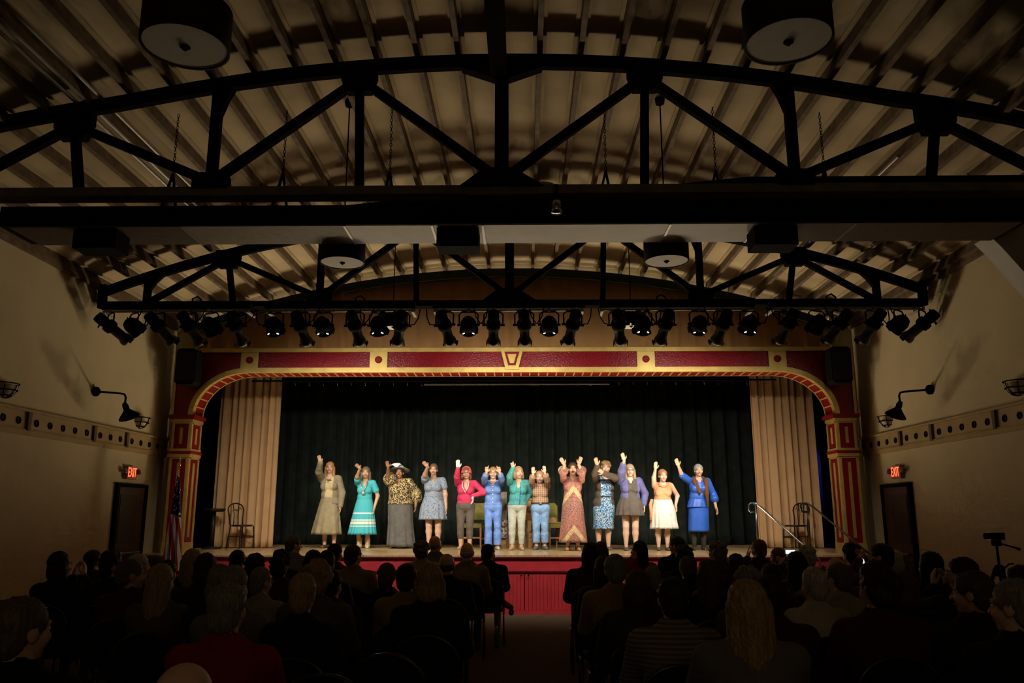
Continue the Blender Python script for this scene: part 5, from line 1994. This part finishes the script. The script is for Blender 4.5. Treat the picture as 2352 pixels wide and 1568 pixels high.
# x, y, crown height, hair, colour, shirt, head turn, pose, glasses
AUD = [
    (-3.93, 7.42, 1.289, 'bob', 'dark', 'black', -.5, 'clap', 0), (-4.54, 9.16, 1.230, 'short', 'dark', 'floral', -.2, 'lap', 0), (-3.46, 7.42, 1.282, 'curly', 'dark', 'black', -.8, 'lap', 1),
    (-2.87, 6.55, 1.268, 'short', 'gbrown', 'burgundy', -.9, 'lap', 0), (-3.62, 8.29, 1.229, 'short', 'white', 'dark', -.9, 'lap', 0), (-3.78, 9.04, 1.171, 'short', 'brown', 'dark', -.2, 'lap', 0),
    (-2.96, 7.42, 1.218, 'short', 'dark', 'charcoal', 0, 'lap', 0), (-2.30, 5.80, 1.279, 'veil', 'blonde', 'olive', -.2, 'lap', 0), (-3.09, 8.29, 1.278, 'veil', 'blonde', 'dark', 0, 'lap', 0),
    (-2.28, 6.55, 1.315, 'bob', 'dark', 'dark', -.2, 'lap', 0), (-1.85, 5.68, 1.281, 'bob', 'grey', 'navy', 0, 'lap', 0), (-1.49, 4.93, 1.318, 'short', 'grey', 'grey', -.2, 'lap', 0),
    (-1.17, 3.94, 1.298, 'short', 'grey', 'red', 0, 'lap', 0), (-2.94, 9.16, 1.231, 'short', 'black', 'black', 0, 'lap', 0), (-2.46, 8.29, 1.217, 'curly', 'dark', 'dark', 0, 'lap', 0),
    (-1.68, 3.19, 1.306, 'short', 'gbrown', 'black', -.4, 'lap', 0), (-0.65, 2.20, 1.250, 'bald', 'grey', 'dark', 0, 'lap', 0), (-2.25, 3.94, 1.216, 'short', 'dark', 'dark', 0, 'lap', 0),
    (-3.02, 11.65, 1.321, 'short', 'gbrown', 'stripe', -.9, 'lap', 0), (-1.88, 8.29, 1.268, 'bob', 'dark', 'brown', 0, 'lap', 0), (-2.06, 10.03, 1.271, 'short', 'dark', 'burgundy', -.3, 'lap', 0),
    (-1.54, 7.42, 1.301, 'short', 'black', 'dark', 0, 'lap', 0), (-1.66, 9.16, 1.289, 'short', 'brown', 'khaki', -.5, 'lap', 1), (-1.99, 7.54, 1.284, 'curly', 'dark', 'charcoal', 0, 'lap', 0),
    (-1.22, 5.80, 1.289, 'curly', 'blonde', 'olive', 0, 'lap', 0), (-1.84, 6.55, 1.212, 'short', 'grey', 'pale', -.5, 'lap', 1), (-1.05, 4.81, 1.285, 'short', 'blonde', 'navy', 0, 'lap', 0),
    (-1.26, 6.43, 1.194, 'short', 'dark', 'burgundy', -.2, 'lap', 0), (-1.11, 10.78, 1.278, 'curly', 'gbrown', 'beige', 0, 'lap', 0), (-1.04, 11.77, 1.330, 'bald', 'grey', 'grey', -.5, 'lap', 0),
    (-0.55, 8.29, 1.245, 'bald', 'gbrown', 'black', 0, 'lap', 0), (-0.47, 10.03, 1.294, 'bald', 'white', 'khaki', 0, 'lap', 0), (-0.25, 10.95, 1.235, 'short', 'black', 'black', -.6, 'cross', 0),
    (-1.00, 7.42, 1.193, 'short', 'gbrown', 'navy', 0, 'lap', 0), (-0.72, 6.67, 1.229, 'short', 'dark', 'tan', 0, 'lap', 0), (-0.42, 5.68, 1.287, 'bob', 'blonde', 'black', 0, 'lap', 0),
    (0.94, 9.16, 1.311, 'veil', 'dark', 'charcoal', .2, 'lap', 0), (1.20, 10.78, 1.275, 'veil', 'brown', 'brown', .2, 'lap', 0), (0.91, 7.42, 1.257, 'bob', 'brown', 'dark', .3, 'lap', 0),
    (0.94, 6.67, 1.304, 'short', 'grey', 'tan', 0, 'lap', 0), (1.69, 10.78, 1.284, 'veil', 'dark', 'red', 1.1, 'clap', 0), (2.34, 11.65, 1.316, 'short', 'dark', 'black', .9, 'lap', 1),
    (1.98, 9.28, 1.265, 'curly', 'dark', 'black', 0, 'lap', 0), (2.55, 10.15, 1.293, 'curly', 'grey', 'black', .7, 'lap', 1), (1.80, 8.17, 1.217, 'short', 'gbrown', 'black', 0, 'lap', 0),
    (1.91, 7.30, 1.244, 'bob', 'brown', 'olive', .2, 'lap', 0), (1.35, 7.42, 1.172, 'short', 'grey', 'burgundy', 0, 'lap', 0), (0.98, 5.68, 1.246, 'bob', 'brown', 'charcoal', 0, 'lap', 0),
    (1.04, 4.69, 1.274, 'short', 'dark', 'stripe2', 0, 'lap', 0), (1.64, 6.55, 1.270, 'veil', 'brown', 'black', 0, 'lap', 0), (1.25, 3.94, 1.317, 'veil', 'blonde', 'grey', 0, 'lap', 0),
    (2.30, 8.29, 1.236, 'bob', 'black', 'red', .3, 'clap', 0), (3.23, 10.78, 1.300, 'short', 'red', 'dark', .4, 'clap', 0), (3.21, 9.91, 1.231, 'short', 'red', 'brown', .3, 'lap', 0),
    (2.10, 6.45, 1.248, 'short', 'dark', 'dark', 0, 'lap', 0), (1.72, 5.68, 1.263, 'curly', 'grey', 'olive', 0, 'lap', 0), (1.61, 4.81, 1.279, 'short', 'dark', 'burgundy', 0, 'lap', 0),
    (2.89, 8.29, 1.257, 'veil', 'black', 'florgrey', .2, 'phone', 0), (3.30, 9.16, 1.274, 'curly', 'white', 'navy', 0, 'lap', 0), (2.16, 5.68, 1.269, 'short', 'white', 'white', .3, 'lap', 0),
    (3.00, 7.54, 1.248, 'bald', 'brown', 'brown', .2, 'clap', 0), (3.78, 9.16, 1.298, 'curly', 'dark', 'red', .3, 'lap', 0), (3.73, 8.29, 1.333, 'short', 'black', 'burgundy', .9, 'phone', 1),
    (4.25, 9.16, 1.238, 'bob', 'white', 'dark', 0, 'lap', 0), (2.65, 6.55, 1.245, 'short', 'gbrown', 'pale', .4, 'lap', 1), (2.17, 4.69, 1.340, 'curly', 'dark', 'burgundy', .3, 'lap', 0),
    (2.81, 5.80, 1.230, 'bob', 'brown', 'navy', .2, 'lap', 0), (3.73, 7.30, 1.296, 'bob', 'black', 'dark', .3, 'lap', 0), (3.54, 6.43, 1.294, 'bob', 'dark', 'black', 1.1, 'clap', 1),
    (2.75, 4.81, 1.299, 'short', 'brown', 'dark', .8, 'lap', 0), (2.47, 3.92, 1.321, 'short', 'grey', 'black', .6, 'lap', 0), (3.50, 5.60, 1.261, 'curly', 'dark', 'dark', .2, 'lap', 0),
]
SK = [skinmat('fair', None), skinmat('pale', None), skinmat('tan', None)]
ORD = ['first', 'second', 'third', 'fourth', 'fifth', 'sixth', 'seventh', 'eighth', 'ninth', 'tenth', 'eleventh', 'twelfth']
# rows are numbered from the stage, seats from the aisle
rows = {}
for i, a in enumerate(AUD):
    sd = 'flag' if a[0] < .3 else 'camcorder'
    rows.setdefault((sd, round((11.75 - a[1]) / .87)), []).append(i)
SEAT = {}
for sd in ('flag', 'camcorder'):
    for k, (key, ids) in enumerate(sorted((q for q in rows.items() if q[0][0] == sd), key=lambda q: q[0][1])):
        ids.sort(key=lambda i: abs(AUD[i][0] - .3))
        for j, i in enumerate(ids):
            SEAT[i] = '%s-side row %s from stage, %s seat from aisle' % (sd, ORD[k], ORD[j])
phone_m = M('phone_body', (.02, .02, .022), .3, .5, var=0)
screen_m = M('phone_screen', (.3, .35, .45), .3, .3, var=0, emit=(.75, .85, 1.0), estr=1.3)
for i, (x, y, zt, hk2, hc, shc, yaw, pose, gl_) in enumerate(AUD):
    s = zt / 1.29
    loc = (x, y - .02 * s, 0)
    p = ob('person', body_mesh(pose, yaw, None, None), None, loc)
    nb = min([abs(q[0] - x) for k_, q in enumerate(AUD) if k_ != i and abs(q[1] - y) < .45] + [1.0])
    p.scale = (s * min(1.0, max(.86, nb / .54)), s, s)
    setmat(p, SK[i % 3])
    word = {'stripe': 'grey striped', 'stripe2': 'pale striped', 'floral': 'dark floral', 'florgrey': 'grey floral', 'pale': 'pale grey'}.get(shc, shc)
    tag(p, '%s %s hair, %s top, %s' % (KD[hk2], KN[hc], word, SEAT[i]), 'person', 'seated audience')
    sm = {'stripe': STR, 'stripe2': STR2, 'floral': FLO, 'florgrey': FLG}.get(shc) or cloth('aud_' + shc, CL[shc])
    setmat(ob('shirt', SHIRT[pose], p), sm)
    setmat(ob('trousers', PANTS[pose], p), cloth(*(('aud_navy', CL['navy']), ('aud_charcoal', CL['charcoal']), ('aud_khaki', CL['khaki']))[(i * 7) % 3]))
    hd = ob('hair', hair_mesh(hk2, .009, i % 3), p, HC, (0, 0, PI + yaw))
    setmat(hd, hairmat('aud_' + hc, HC_COL[hc]))
    if gl_:
        setmat(ob('glasses', glasses_mesh(), p, HC, (0, 0, PI + yaw)), silverg)
    for k, sx in enumerate((-1, 1)):
        an = WR[pose][1][k * 2 + 1][2]
        ob('shoe', SHOE_ME, p, (an[0], an[1] + .02, max(0.0, an[2] - .10)))
    chair(x, y, s, 'black padded chair under the person in ' + SEAT[i])
    if pose == 'phone':
        t = thing('mobile_phone', (3.78, 8.8, 1.13) if gl_ else (3.01, 8.8, 1.24))
        tag(t, ('glowing mobile phone held up by the long-haired person in floral top', 'glowing mobile phone held up by the person in burgundy and glasses')[1 if gl_ else 0], 'phone', 'phones held up in the audience')
        MB().box((0, 0, 0), (.06, .009, .115) if gl_ else (.115, .009, .05)).build('case', phone_m, t)
        MB().box((0, -.006, 0), (.05, .003, .09) if gl_ else (.10, .003, .04)).build('screen', screen_m, t)
for k, (x, y, lb) in enumerate(((-.76, 4.35, 'empty black padded chair beside the bald man and red polo shirt'), (-.55, 4.95, 'empty black padded chair behind the person with blonde bob by the aisle'), (-1.10, 8.29, 'empty black padded chair next to the balding man in black by the aisle'),
                                (-1.55, 10.05, 'empty black padded chair behind the beige shirt near the stage'))):
    chair(x, y, 1.0, lb)
bo = thing('water_bottle', (-.13, 10.62, 0))
tag(bo, 'green plastic water bottle standing on the carpet by the aisle chairs', 'bottle')
MB().lathe([(.03, 0), (.034, .01), (.034, .16), (.03, .19), (.013, .225), (.013, .235)], 16).build('body', M('green_plastic', (.02, .22, .10), .1, .6, var=0), bo, True)
MB().lathe([(.015, .235), (.015, .255)], 12).build('cap', white_diff, bo, True)
pg_ = MB().box((1.02, 9.62, 1.0), (.14, .01, .2), Matrix.Rotation(-.3, 3, 'X')).build('programme_booklet', M('paper_tan', (.45, .33, .16), .8, .2))
tag(pg_, 'tan programme booklet held up in the second row by the aisle', 'booklet')
